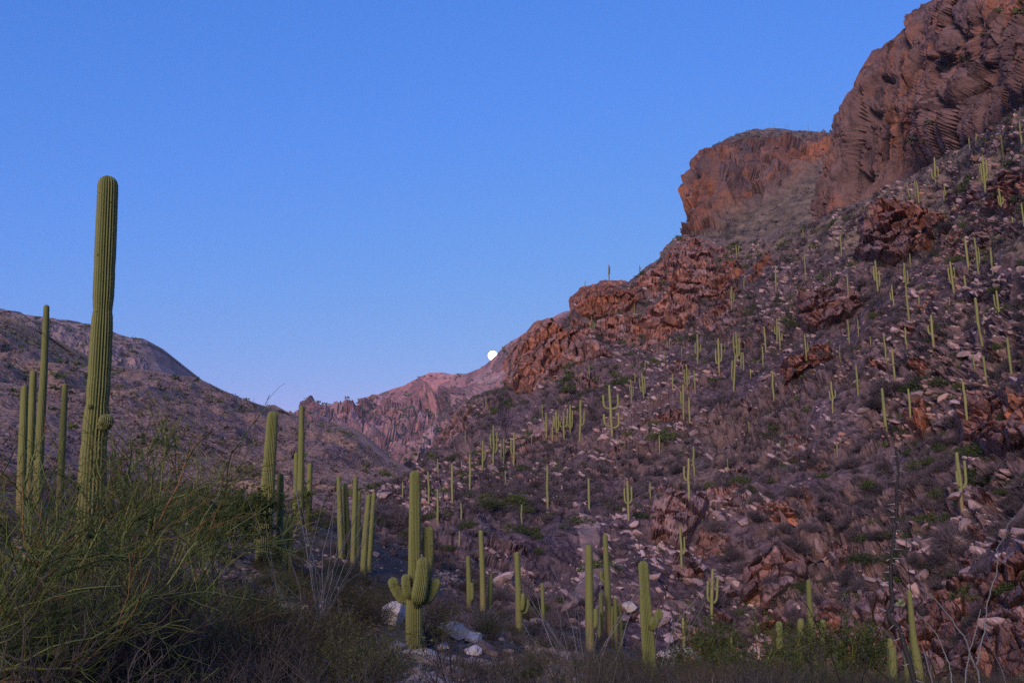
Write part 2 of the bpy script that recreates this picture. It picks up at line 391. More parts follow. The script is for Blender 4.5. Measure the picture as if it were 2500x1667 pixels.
# --- mesa on the right skyline with its grassy shelf
def disp_mesa(P, u, v):
    edge = 0.5 + 0.5 * fbm(P, 60, 3, 74)
    rock = sstep(v + 0.10 * (u - 1580), 330, 370) * sstep(545 - 0.55 * (u - 1590) + 20 * edge - v, -15, 25)
    rock = np.clip(rock * sstep(1990 - u, 0, 60), 0, 1)
    f1, f2, c = voro(P * [1, 0.8, 0.5] / 15, 71); ti = c.imag; c = c.real
    d = rock * (7 * fbm(P * [1, 0.7, 0.4], 55, 4, 75, 0.5, True) + 5 * (c - 0.5) + 8 * ti - 3 * (1 - sstep(f2 - f1, 0, 0.1))) + 2.5 * fbm(P, 20, 4, 72) + 0.8 * fbm(P, 4, 3, 79)
    return d, tint3(c * 0.7 + 0.15, rock * (0.6 + 0.6 * fbm(P, 50, 3, 4)), 1 - rock)
def mat_mix_rock_grass(name, rockmat, size):
    """cliff rock where tint B is 0, dry grass and soil where it is 1"""
    m = rockmat.copy(); m.name = name; t = m.node_tree; b = t.nodes['Principled BSDF']
    src = b.inputs['Base Color'].links[0].from_socket
    at = t.nodes.new('ShaderNodeAttribute'); at.attribute_name = 'tint'; sp = t.nodes.new('ShaderNodeSeparateColor'); t.links.new(at.outputs['Color'], sp.inputs[0])
    g = t.nodes.new('ShaderNodeNewGeometry'); no = t.nodes.new('ShaderNodeTexNoise'); no.inputs['Scale'].default_value = 1 / size; no.inputs['Detail'].default_value = 6; no.inputs['Roughness'].default_value = 0.7
    t.links.new(g.outputs['Position'], no.inputs['Vector'])
    rp = t.nodes.new('ShaderNodeValToRGB'); t.links.new(no.outputs['Fac'], rp.inputs[0])
    rp.color_ramp.elements[0].position = 0.35; rp.color_ramp.elements[0].color = (0.07, 0.05, 0.042, 1)
    rp.color_ramp.elements[1].position = 0.62; rp.color_ramp.elements[1].color = (0.23, 0.155, 0.105, 1)
    mx = t.nodes.new('ShaderNodeMix'); mx.data_type = 'RGBA'
    t.links.new(sp.outputs[2], mx.inputs[0]); t.links.new(src, mx.inputs[6]); t.links.new(rp.outputs[0], mx.inputs[7]); t.links.new(mx.outputs[2], b.inputs['Base Color'])
    return m
M['mesa'] = mat_mix_rock_grass('mesa_rock_and_grass', M['cliff'], 9)
sheet('mesa',
      [(1480, 690), (1540, 600), (1562, 560), (1575, 541), (1578, 510), (1583, 480), (1590, 440), (1595, 410), (1602, 385), (1612, 365), (1625, 350), (1640, 334), (1665, 320), (1700, 305), (1730, 299), (1765, 296),
       (1810, 298), (1850, 299), (1900, 304), (1935, 306), (2000, 312), (2150, 330)],
      [(1480, 720), (1600, 640), (2150, 640)],
      [(1480, 690, 480), (1577, 530, 600), (1585, 470, 625), (1600, 400, 650), (1640, 345, 690), (1700, 310, 740), (1765, 297, 800), (1850, 300, 820), (1935, 306, 820), (1650, 500, 590), (1650, 400, 615),
       (1720, 360, 655), (1720, 480, 585), (1800, 340, 690), (1800, 400, 620), (1800, 460, 565), (1900, 350, 690), (1900, 440, 540), (1700, 560, 470), (1850, 540, 430), (1600, 600, 440), (2000, 400, 600), (2000, 600, 370), (2150, 330, 700), (2150, 640, 330), (1480, 720, 420)],
      250, 180, disp_mesa, M['mesa'], 400, smooth=False)
# --- the big cliff at the right edge
def disp_cliff(P, u, v):
    Q = P.copy(); Q[..., 0] = Q[..., 0] - 0.22 * Q[..., 2]
    Q = Q + 1.3 * np.stack([fbm(P, 14, 4, 80), fbm(P, 14, 4, 82), fbm(P, 10, 3, 84)], -1)
    f1, f2, c = voro(Q / [9, 9, 26], 81); ti = c.imag; c = c.real
    g1, g2, c2 = voro(Q / [3.6, 3.6, 5.0], 85); ti2 = c2.imag; c2 = c2.real
    e1, e2, c3 = voro(Q / [1.5, 1.5, 2.6], 91); h3 = 0.4 * c3.imag + 0.4 * (c3.real - 0.5) - 0.45 * (1 - sstep(e2 - e1, 0, 0.14))
    big = 5 * fbm(Q * [1, 1, 0.45], 40, 3, 87, 0.5, True)
    d = big + 6.5 * (c - 0.5) + 2.0 * ti - 4.0 * (1 - sstep(f2 - f1, 0, 0.13)) + (0.2 + 0.8 * FACING) * (1.1 * (c2 - 0.5) + 1.0 * ti2 - 1.1 * (1 - sstep(g2 - g1, 0, 0.12)) + h3) + 0.5 * fbm(P, 2.5, 4, 88, 0.6)
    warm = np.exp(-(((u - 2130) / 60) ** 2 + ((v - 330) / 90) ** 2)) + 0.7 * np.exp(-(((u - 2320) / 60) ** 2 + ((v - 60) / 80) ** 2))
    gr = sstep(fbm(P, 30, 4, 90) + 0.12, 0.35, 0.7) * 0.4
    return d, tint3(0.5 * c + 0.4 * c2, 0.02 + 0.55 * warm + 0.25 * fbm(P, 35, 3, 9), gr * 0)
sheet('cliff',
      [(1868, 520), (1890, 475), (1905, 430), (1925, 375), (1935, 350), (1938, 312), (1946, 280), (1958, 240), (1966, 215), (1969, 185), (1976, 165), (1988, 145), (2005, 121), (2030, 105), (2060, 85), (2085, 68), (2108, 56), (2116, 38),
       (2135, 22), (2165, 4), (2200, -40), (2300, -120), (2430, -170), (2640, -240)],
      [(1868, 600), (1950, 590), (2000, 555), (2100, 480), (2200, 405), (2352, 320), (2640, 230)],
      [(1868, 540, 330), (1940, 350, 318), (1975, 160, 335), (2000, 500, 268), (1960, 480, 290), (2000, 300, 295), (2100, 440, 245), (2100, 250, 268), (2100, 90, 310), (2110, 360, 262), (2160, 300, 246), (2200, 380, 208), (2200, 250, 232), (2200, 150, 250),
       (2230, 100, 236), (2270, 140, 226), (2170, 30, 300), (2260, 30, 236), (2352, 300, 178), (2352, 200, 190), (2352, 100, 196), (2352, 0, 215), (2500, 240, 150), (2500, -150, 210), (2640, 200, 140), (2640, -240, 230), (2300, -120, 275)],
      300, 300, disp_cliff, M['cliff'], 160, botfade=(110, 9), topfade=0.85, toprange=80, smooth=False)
# --- the long hillside
HILL_CTRL = [(930, 1095, 330), (990, 1035, 320), (1060, 945, 312), (1165, 885, 305), (1240, 745, 318), (1317, 700, 318), (1400, 655, 330), (1470, 625, 345), (1530, 570, 372), (1575, 541, 400),
             (1300, 830, 270), (1300, 900, 240), (1300, 1000, 205), (1300, 1100, 168), (1300, 1200, 135), (1300, 1300, 108), (1300, 1450, 80), (1300, 1600, 66),
             (1150, 1000, 240), (1150, 1100, 180), (1000, 1100, 230), (1000, 1150, 175), (1000, 1200, 132), (1000, 1300, 98), (1000, 1450, 70), (1000, 1600, 56),
             (860, 1130, 260), (860, 1300, 100), (860, 1600, 55),
             (1600, 600, 350), (1600, 700, 300), (1600, 800, 250), (1600, 900, 208), (1600, 1000, 182), (1600, 1100, 158), (1600, 1200, 140), (1600, 1300, 124), (1600, 1450, 108), (1600, 1600, 96),
             (1900, 520, 275), (1900, 600, 245), (1900, 700, 212), (1900, 800, 190), (1900, 900, 171), (1900, 1000, 155), (1900, 1100, 140), (1900, 1200, 127), (1900, 1300, 115), (1900, 1450, 100), (1900, 1600, 90),
             (2100, 430, 236), (2150, 600, 185), (2150, 800, 156), (2150, 1000, 133), (2150, 1200, 112), (2150, 1400, 92), (2150, 1600, 78),
             (2352, 290, 172), (2352, 450, 155), (2352, 600, 141), (2352, 800, 124), (2352, 1000, 108), (2352, 1200, 92), (2352, 1400, 76), (2352, 1600, 64), (2640, 230, 140), (2640, 800, 105), (2640, 1600, 50)]
def hill_low(P):
    s = sstep(P[..., 1], 40, 150)
    return (0.6 + 2.2 * s) * fbm(P * [1, 0.8, 0.7], 34, 4, 101) + 1.4 * fbm(P, 9, 3, 103, 0.55, True) * (0.5 + 0.5 * s)
def disp_hill(P, u, v):
    d = hill_low(P)
    f1, f2, c = voro(bed_coords(P, 4.6, 3.4, 1.5), 105); ti = c.imag; c = c.real
    g1, g2, c2 = voro(bed_coords(P, 1.7, 1.5, 0.6), 106); ti2 = c2.imag; c2 = c2.real
    rocky = sstep(fbm(P, 22, 4, 107, 0.6), -0.22, 0.22) * (0.3 + 0.7 * FACING)
    d = d + rocky * (1.8 * (c - 0.5) + 2.2 * ti - 1.7 * (1 - sstep(f2 - f1, 0, 0.14)) + 0.5 * (c2 - 0.5) + 0.5 * ti2 - 0.35 * (1 - sstep(g2 - g1, 0, 0.15))) + 0.18 * fbm(P, 1.4, 3, 109)
    grass = sstep(v, 640, 560) * 0.9 + 0.3 * sstep(fbm(P, 40, 3, 111), 0.1, 0.6)
    return d, tint3(0.6 * c + 0.4 * c2, np.clip(grass, 0, 1) * (1 - 0.6 * rocky), rocky)
def mat_hillside():
    m = M['hillside']; t = m.node_tree; b = t.nodes['Principled BSDF']; src = b.inputs['Base Color'].links[0].from_socket
    at = t.nodes.new('ShaderNodeAttribute'); at.attribute_name = 'tint'; sp = t.nodes.new('ShaderNodeSeparateColor'); t.links.new(at.outputs['Color'], sp.inputs[0])
    rp = t.nodes.new('ShaderNodeValToRGB'); t.links.new(sp.outputs[0], rp.inputs[0])
    e = rp.color_ramp.elements; e[0].color = (0.06, 0.038, 0.038, 1); e[1].color = (0.37, 0.235, 0.23, 1)
    x = e.new(0.8); x.color = (0.21, 0.115, 0.08, 1); y = e.new(0.5); y.color = (0.21, 0.13, 0.125, 1)
    mu = t.nodes.new('ShaderNodeMath'); mu.operation = 'MULTIPLY'; mu.inputs[1].default_value = 0.75; t.links.new(sp.outputs[2], mu.inputs[0])
    mx = t.nodes.new('ShaderNodeMix'); mx.data_type = 'RGBA'
    t.links.new(mu.outputs[0], mx.inputs[0]); t.links.new(src, mx.inputs[6]); t.links.new(rp.outputs[0], mx.inputs[7]); t.links.new(mx.outputs[2], b.inputs['Base Color'])
mat_hillside()
HILL_TOP = [(860, 1130), (930, 1095), (960, 1086), (985, 1062), (992, 1035), (1004, 1008), (1030, 975), (1060, 946), (1068, 930), (1100, 906), (1160, 890), (1172, 840), (1185, 805), (1212, 780), (1240, 750), (1272, 746), (1300, 735), (1318, 728), (1323, 695),
            (1345, 678), (1398, 662), (1440, 652), (1470, 627), (1510, 602), (1528, 572), (1548, 552), (1578, 542), (1650, 552), (1750, 545), (1850, 525), (1905, 500), (2000, 455), (2100, 400), (2180, 345), (2280, 290), (2352, 250), (2640, 130)]
sheet('hillside', HILL_TOP, [(860, 1640), (2640, 1640)], HILL_CTRL, 490, 370, disp_hill, M['hillside'], 120, smooth=False)
hillY = SHEETS['hillside'][2]
# --- near ground
GC = [(0, 0, 0), (-8, 0, 0.2), (8, 0, -0.2), (0, -15, 0.6), (0, 8, -0.35), (-6, 9, -0.1), (6, 9, -0.7), (0, 15, -1.1), (-8, 15, -0.3), (8, 15, -1.9), (0, 20, -1.8), (-2.6, 26.5, -2.4), (-1.6, 31, -2.5), (4, 28, -3.6), (10.6, 33, -4.7), (16, 28, -4.6),
      (-10.6, 25, -0.25), (-21, 45, 1.2), (-30, 30, 1.6), (-13, 52, -1.7), (-17, 80, -0.2), (-12, 72, -2.6), (-5, 45, -4.0), (-4, 62, -5.4), (4, 55, -6.0), (5, 62, -6.6), (14, 50, -11), (25, 50, -13), (30, 25, -8), (6, 80, -12), (20, 80, -20), (40, 80, -22),
      (-60, 60, 3), (-60, 120, 3), (-20, 150, 0.5), (-5, 110, -4), (10, 130, -16), (60, 40, -16), (-40, 0, 3), (40, 0, -5), (0, -60, 2), (60, 120, -26), (-40, 100, 3)]
GC = np.array(GC, float)
_g = TPS(GC[:, :2] / 50, GC[:, 2])
def ground_z(x, y):
    r = np.hypot(x, y); k = sstep(r, 90, 170)
    p = np.stack([x, y, 0 * x], -1)
    s = np.minimum(1.0, 85.0 / np.maximum(r, 1e-6)); q = np.stack([x * s, y * s], -1) / 50
    z = _g(np.where(np.repeat((r < 150)[..., None], 2, -1), np.stack([x, y], -1) / 50, q))
    return z * (1 - k) + k * (-28) + 0.12 * fbm(p, 1.6, 4, 121) + 0.25 * fbm(p, 6, 2, 125) * sstep(r, 3, 12)
az = np.concatenate([np.linspace(-math.pi, -0.8, 30)[:-1], np.linspace(-0.8, 0.8, 260), np.linspace(0.8, math.pi, 30)[1:]])
rr = np.concatenate([[0.0], np.geomspace(0.8, 160, 230), np.geomspace(180, 3300, 20)])
A, Rr = np.meshgrid(az, rr); gx, gy = Rr * np.sin(A), Rr * np.cos(A)
GP = np.stack([gx, gy, ground_z(gx, gy)], -1)
GF = grid_faces(len(az), len(rr))
obj('ground', mesh_data('ground', GP, [GF[:, ::-1]], M['ground'], tint3(vnoise(GP / 0.7, 4) * 0.5 + 0.5, sstep(fbm(GP, 5, 3, 128), 0.1, 0.6), 0).reshape(-1, 3)))['kind'] = 'structure'
SHEETS['ground'] = (GP.reshape(-1, 3), GF, None)

# ------------------------------------------------------------------ outcrops on the hillside
def poly_sd(poly, u, v):
    p = np.array(poly, float); q = np.roll(p, -1, 0)
    X = np.stack([u, v], -1); dmin = np.full(u.shape, 1e9); ins = np.zeros(u.shape, bool)
    for a, b in zip(p, q):
        e = b - a; w = X - a; t = np.clip((w @ e) / (e @ e), 0, 1); dmin = np.minimum(dmin, np.linalg.norm(w - t[..., None] * e, axis=-1))
        c = (a[1] > v) != (b[1] > v)
        ins ^= c & (u < (b[0] - a[0]) * (v - a[1]) / (b[1] - a[1] + 1e-12) + a[0])
    return np.where(ins, dmin, -dmin)
PATCHES = []
def sky_keep(U, V): return 1 - 0.7 * sstep(V, np.interp(U, *np.array(HILL_TOP).T) + 45 / K, np.interp(U, *np.array(HILL_TOP).T) + 3)
def patch(label, poly, B, bs, red, dip=25, step=1.7, w=9, amp=1.0, turn=20, slab=1.0, mat='outcrop'):
    p = np.array(poly, float); m = 8; bs = bs * 1.25; step = step * 1.38
    uu = np.arange(p[:, 0].min() - m, p[:, 0].max() + m, step); vv = np.arange(p[:, 1].max() + m, p[:, 1].min() - m, -step)
    U, V = np.meshgrid(uu, vv)
    Y = hillY(U * K, V * K); P0 = pix(U * K, V * K, Y); P0 = P0 + normals(P0) * (hill_low(P0) * sky_keep(U, V))[..., None]
    wob = 5 * fbm(P0, bs * 2.2, 4, 141)
    sd = poly_sd(poly, U, V) + wob
    ray = P0 - np.array([0, 0, CAMZ]); ray /= np.linalg.norm(ray, axis=-1, keepdims=True)
    f1, f2, c = voro(bed_coords(P0, bs * 1.7, bs * 1.2, bs * 0.55 * slab, dip, turn), 143); ti = c.imag; c = c.real
    g1, g2, c2 = voro(bed_coords(P0, bs * 0.6, bs * 0.5, bs * 0.2 * slab, dip, turn), 147); ti2 = c2.imag; c2 = c2.real
    prof = sstep(sd, 0, w) * 0.75 + 0.25 * sstep(sd, 0, w * 4)
    off = B * prof - 1.2 + amp * prof * (bs * 0.5 * (c - 0.5) + bs * 0.75 * ti - bs * 0.42 * (1 - sstep(f2 - f1, 0.0, 0.11)) + bs * 0.10 * (c2 - 0.5) + bs * 0.16 * ti2 - bs * 0.12 * (1 - sstep(g2 - g1, 0, 0.12)) + bs * 0.06 * fbm(P0, bs * 0.7, 4, 149, 0.55))
    dirv = -ray + np.array([0, 0, 0.25]); dirv /= np.linalg.norm(dirv, axis=-1, keepdims=True)
    P = P0 + dirv * off[..., None]
    nv, nu = U.shape; F = grid_faces(nu, nv)
    F = F[(sd.ravel()[F] > -6).any(1)]
    used, inv = np.unique(F, return_inverse=True)
    t = tint3(0.55 * c + 0.4 * c2, red + 0.25 * fbm(P0, bs * 2.5, 3, 151), 0).reshape(-1, 3)[used]
    Vt = P.reshape(-1, 3)[used]; base = Vt.mean(0)
    o = obj('rock_outcrop', mesh_data('rock_outcrop', Vt - base, [inv.reshape(F.shape)], M[mat], t, mat in ('slab',)), loc=base)
    tag(o, label, 'rock outcrop')
    PATCHES.append((Vt, inv.reshape(F.shape)))
    return o
patch('blunt red cliff block on the skyline below a lone saguaro', [(1316, 738), (1317, 692), (1345, 668), (1395, 655), (1440, 660), (1480, 678), (1492, 705), (1462, 727), (1420, 738), (1360, 744)], 6, 4.5, 0.75, 70, 1.2, amp=0.6)
patch('tall red-brown cliff nose standing beside the moonlit ridge', [(1165, 908), (1166, 850), (1184, 800), (1213, 776), (1243, 741), (1272, 737), (1292, 760), (1340, 775), (1400, 800), (1412, 830), (1350, 850), (1300, 872), (1250, 902), (1195, 914)], 7, 5, 0.6, 65, 1.3, amp=0.75)
patch('pale red stepped pillar outcrop under the skyline notch', [(1528, 640), (1532, 573), (1600, 566), (1650, 598), (1642, 660), (1622, 720), (1602, 767), (1520, 772), (1468, 762), (1478, 727), (1528, 702)], 8, 5, 0.5, 30, 1.4)
patch('rounded orange outcrop block behind a two-armed saguaro', [(1600, 700), (1608, 660), (1660, 608), (1700, 598), (1714, 640), (1706, 690), (1684, 708), (1640, 704)], 6, 4, 0.8, 20, 1.3)
patch('small orange rock face above the scrub between saguaros', [(1718, 656), (1745, 600), (1775, 578), (1787, 610), (1762, 642), (1732, 674)], 3.5, 3, 0.85, 20, 1.4)
patch('large dark-red fractured outcrop at the foot of the big cliff', [(1958, 606), (1978, 540), (2008, 490), (2060, 468), (2142, 480), (2164, 510), (2132, 560), (2102, 592), (2020, 610)], 10, 5, 0.5, 28, 1.4)
patch('broken tan rubble outcrop on the upper right slope', [(2130, 585), (2170, 520), (2260, 498), (2312, 540), (2282, 592), (2200, 614)], 2, 2.2, 0.35, 20, 1.5, amp=1.3)
patch('dark purple-red overhanging outcrop in mid slope', [(1828, 725), (1850, 690), (1890, 664), (1962, 668), (1988, 700), (1962, 732), (1900, 757), (1848, 772)], 8, 4, 0.3, 25, 1.4)
patch('orange outcrop of tilted slabs leaning to one side', [(1793, 862), (1810, 838), (1850, 848), (1880, 803), (1927, 814), (1932, 850), (1906, 882), (1870, 908), (1818, 928)], 8, 3.6, 0.7, 32, 1.2, slab=0.7, amp=1.2)
patch('small upright orange outcrop beside a tall bark-based saguaro', [(2103, 1024), (2120, 965), (2150, 945), (2182, 960), (2177, 1000), (2142, 1038)], 4.5, 2.4, 0.6, 60, 1.3)
patch('stacked orange-brown ledges at the slope edge above a three-armed saguaro', [(2218, 1062), (2233, 990), (2258, 940), (2320, 928), (2420, 940), (2420, 1120), (2320, 1095), (2280, 1064)], 7.5, 3.4, 0.6, 28, 1.4, amp=1.1)
patch('grey-pink layered outcrop low on the slope above the ravine', [(1478, 1218), (1500, 1184), (1560, 1158), (1604, 1180), (1644, 1230), (1604, 1262), (1560, 1284), (1488, 1254)], 5, 2.6, 0.15, 24, 1.3, amp=1.1)
patch('pink rubble shelf beside the layered outcrop', [(1640, 1204), (1680, 1168), (1760, 1188), (1784, 1240), (1730, 1272), (1660, 1254)], 2, 1.8, 0.15, 24, 1.5, amp=1.2)
patch('massive rounded pink boulder cliff above the ravine', [(1703, 1394), (1712, 1320), (1760, 1294), (1842, 1284), (1884, 1310), (1872, 1360), (1822, 1414), (1780, 1434), (1718, 1424)], 4.5, 2.8, 0.12, 56, 1.3, amp=0.8, slab=1.3)
patch('big red-orange broken cliff rising from the ravine', [(1940, 1640), (1955, 1500), (2000, 1440), (2060, 1422), (2150, 1400), (2250, 1372), (2352, 1330), (2480, 1320), (2480, 1640)], 4.5, 2.0, 0.28, 58, 1.4, amp=1.0, slab=1.0)
patch('thin orange rock ledge over a dark hollow', [(1578, 1292), (1600, 1260), (1680, 1264), (1704, 1290), (1640, 1314)], 2.2, 1.6, 0.6, 15, 1.3, slab=0.7)
patch('purple-brown rock nose at the lower end of the hillside', [(994, 1046), (1003, 1006), (1060, 958), (1112, 968), (1092, 1012), (1040, 1046)], 5, 4, 0.25, 30, 1.4)
patch('grey-purple slanting rock band below the red cliff nose', [(1150, 1022), (1200, 984), (1290, 958), (1304, 985), (1232, 1012), (1172, 1052)], 2.5, 3, 0.1, -30, 1.4)
patch('low red ledges between the skyline cliff and the pillar', [(1440, 760), (1500, 735), (1560, 765), (1545, 790), (1480, 800), (1430, 785)], 3, 3, 0.4, 22, 1.5)
patch('brown ledges crossing the slope under the leaning saguaros', [(2030, 770), (2110, 755), (2180, 775), (2160, 805), (2080, 800)], 2.2, 2.4, 0.4, 22, 1.5, slab=0.7)
patch('smooth pink bedrock slab sloping down to the ravine', [(1290, 1200), (1306, 1183), (1330, 1183), (1352, 1202), (1374, 1245), (1386, 1295), (1388, 1345), (1362, 1372), (1318, 1366), (1300, 1345), (1330, 1322), (1334, 1285), (1318, 1245), (1298, 1224)], 2.4, 5, 0.1, 24, 1.4, w=12, amp=0.06, mat='slab')
patch('red rock face over the ravine behind the ocotillo tips', [(1850, 1470), (1860, 1420), (1920, 1400), (1965, 1430), (1955, 1500), (1900, 1530)], 3, 2.4, 0.5, 62, 1.4, slab=1.5)

patch('broken brown-red ledges joining the cliff nose to the skyline block', [(1272, 748), (1318, 737), (1362, 747), (1430, 742), (1484, 738), (1470, 772), (1400, 792), (1332, 778)], 4, 3.2, 0.4, 26, 1.4, amp=1.2, slab=0.8)
patch('rough brown steps climbing from the skyline block to the pillar', [(1446, 660), (1474, 634), (1512, 606), (1530, 578), (1534, 640), (1524, 700), (1496, 716), (1486, 682)], 4, 3.2, 0.35, 26, 1.4, amp=1.2, slab=0.8)
patch('crumbling rusty ledges between the pillar and the mesa foot', [(1534, 572), (1576, 548), (1640, 560), (1700, 586), (1716, 602), (1654, 600), (1600, 568)], 4, 3.2, 0.35, 26, 1.4, amp=1.2, slab=0.8)
patch('tan stepped rock shelf under the foot of the big cliff', [(2166, 505), (2204, 440), (2290, 392), (2380, 400), (2380, 470), (2270, 498)], 4, 2.8, 0.35, 26, 1.4, amp=1.2, slab=0.8)
patch('dark rust rock band below the orange rounded block', [(1600, 772), (1640, 715), (1700, 712), (1740, 730), (1700, 765), (1650, 790)], 3.5, 2.8, 0.35, 24, 1.4, amp=1.2, slab=0.8)
for cx, cy, rx, ry, B, bs, red in ((1529, 980, 46, 16, 1.8, 1.8, 0.1), (1601, 915, 30, 13, 1.6, 1.7, 0.1), (1649, 879, 28, 13, 1.5, 1.6, 0.2), (1721, 954, 22, 12, 1.8, 2.0, 0.0), (1714, 1035, 24, 9, 1.5, 1.6, 0.15), (1654, 1088, 22, 12, 1.6, 1.5, 0.0), (1697, 1112, 40, 22, 2.0, 1.8, 0.1), (1841, 1040, 46, 13, 1.6, 1.5, 0.15),
        (1865, 1083, 56, 16, 1.8, 1.5, 0.2), (1541, 1155, 40, 14, 1.6, 1.5, 0.1), (2151, 770, 40, 15, 2.0, 2.4, 0.0), (2138, 878, 20, 28, 2.4, 1.8, 0.5), (2049, 889, 20, 20, 2.0, 1.7, 0.5), (1997, 846, 14, 22, 2.0, 1.7, 0.5), (2286, 824, 26, 16, 1.6, 1.5, 0.2), (2303, 867, 26, 10, 1.5, 1.4, 0.2), (2178, 935, 46, 14, 1.6, 1.5, 0.1),
        (1353, 891, 42, 17, 2.4, 2.4, 0.05), (1502, 987, 44, 18, 1.8, 1.8, 0.15), (1099, 957, 40, 10, 2.0, 2.4, 0.1), (1416, 1043, 26, 13, 1.6, 1.7, 0.2), (1254, 1206, 32, 13, 1.2, 1.1, 0.1), (1972, 1243, 24, 14, 1.4, 1.2, 0.3), (2202, 1293, 26, 8, 1.1, 1.0, 0.1), (2251, 1330, 42, 20, 1.6, 1.3, 0.2), (1700, 800, 46, 14, 2.2, 2.2, 0.15), (1780, 770, 40, 14, 2.0, 2.0, 0.1),
        (1560, 860, 40, 13, 2.0, 2.0, 0.1), (2240, 690, 46, 16, 1.8, 1.7, 0.2), (2060, 690, 40, 12, 1.8, 1.9, 0.1), (2300, 460, 40, 22, 2.2, 1.9, 0.5), (2190, 455, 46, 16, 2.2, 2.0, 0.35), (1450, 1120, 44, 12, 1.3, 1.3, 0.1), (1210, 1110, 50, 12, 1.6, 1.6, 0.05), (1130, 1150, 36, 10, 1.3, 1.3, 0.1), (1990, 1150, 44, 12, 1.4, 1.4, 0.15), (2100, 1180, 40, 14, 1.4, 1.3, 0.2), (1440, 1200, 40, 14, 1.2, 1.2, 0.1), (1200, 1260, 40, 14, 1.0, 1.0, 0.1), (2060, 1320, 50, 14, 1.3, 1.2, 0.15), (1560, 1340, 56, 28, 2.0, 1.5, 0.15), (1640, 1390, 48, 24, 1.8, 1.4, 0.2), (1500, 1290, 40, 20, 1.5, 1.3, 0.1), (1790, 1225, 56, 22, 1.9, 1.5, 0.15), (1880, 1195, 56, 20, 1.8, 1.5, 0.2),
        (1930, 1300, 44, 28, 2.2, 1.6, 0.2), (2040, 1250, 48, 18, 1.6, 1.3, 0.2), (2150, 1250, 56, 20, 1.7, 1.3, 0.15), (2290, 1200, 56, 22, 1.8, 1.3, 0.2), (2180, 1350, 56, 22, 1.8, 1.3, 0.25), (2320, 1280, 48, 20, 1.7, 1.2, 0.2), (1800, 1470, 56, 28, 2.2, 1.6, 0.25), (1660, 1460, 48, 22, 1.8, 1.4, 0.2), (1570, 1470, 44, 20, 1.6, 1.3, 0.15), (1430, 1400, 36, 18, 1.2, 1.1, 0.1)):
    an = np.linspace(0, 2 * math.pi, 14)[:-1]; wv = 1 + 0.25 * rng.normal(0, 1, 13).clip(-1, 1); tlt = 0.3
    poly = np.stack([cx + rx * np.cos(an) * wv, cy + ry * np.sin(an) * wv + tlt * rx * np.cos(an) * 0.6], -1)
    patch('low broken rock ledge jutting from the scree of the hillside', poly, B * 1.4, bs * 1.1, red, 26, 1.65, 6, 1.6, slab=0.75)['group'] = 'rock ledges on the hillside'

# ------------------------------------------------------------------ ray cast helper over everything solid
_V = []; _F = []; _n = 0
for nm in ('hillside', 'cliff', 'mesa', 'ground', 'left_hill'):
    V, F, _ = SHEETS[nm]; _V.append(V); _F.append(F + _n); _n += len(V)
for V, F in PATCHES: _V.append(V); _F.append(F + _n); _n += len(V)
BVH = BVHTree.FromPolygons(np.concatenate(_V).tolist(), np.concatenate(_F).tolist())
def hit(u, v):
    d = rays(np.array(float(u)), np.array(float(v)))
    r = BVH.ray_cast(Vector((0, 0, CAMZ)), Vector(d).normalized())
    return r[0], r[1]
def drop(x, y, z=400.0):
    r = BVH.ray_cast(Vector((x, y, z)), Vector((0, 0, -1)))
    return r[0], r[1]
def proj(P):
    q = np.asarray(P, float) - [0, 0, CAMZ]
    yc = CP * q[..., 1] + SP * q[..., 2]; zc = -SP * q[..., 1] + CP * q[..., 2]
    return 1250 + FPX * q[..., 0] / yc, 833.5 - FPX * zc / yc, yc

# ------------------------------------------------------------------ moon
def ico(sub):
    import bmesh
    b = bmesh.new(); bmesh.ops.create_icosphere(b, subdivisions=sub, radius=1.0); b.verts.ensure_lookup_table()
    V = np.array([v.co[:] for v in b.verts]); F = np.array([[v.index for v in f.verts] for f in b.faces]); b.free(); return V, F
mv, mf = ico(4)
mm = bpy.data.materials.new('moon_glow'); mm.use_nodes = True; mt = mm.node_tree; mt.nodes.clear()
me_ = mt.nodes.new('ShaderNodeEmission'); me_.inputs[0].default_value = (1, 0.97, 0.92, 1); me_.inputs[1].default_value = 3.0
mo_ = mt.nodes.new('ShaderNodeOutputMaterial'); mt.links.new(me_.outputs[0], mo_.inputs[0])
MOON_Y = 12000
tag(obj('moon', mesh_data('moon', mv * (11.3 / FPX * MOON_Y), [mf], mm), loc=pt(1203, 868, MOON_Y)), 'full white moon rising behind the far ridge', 'moon')

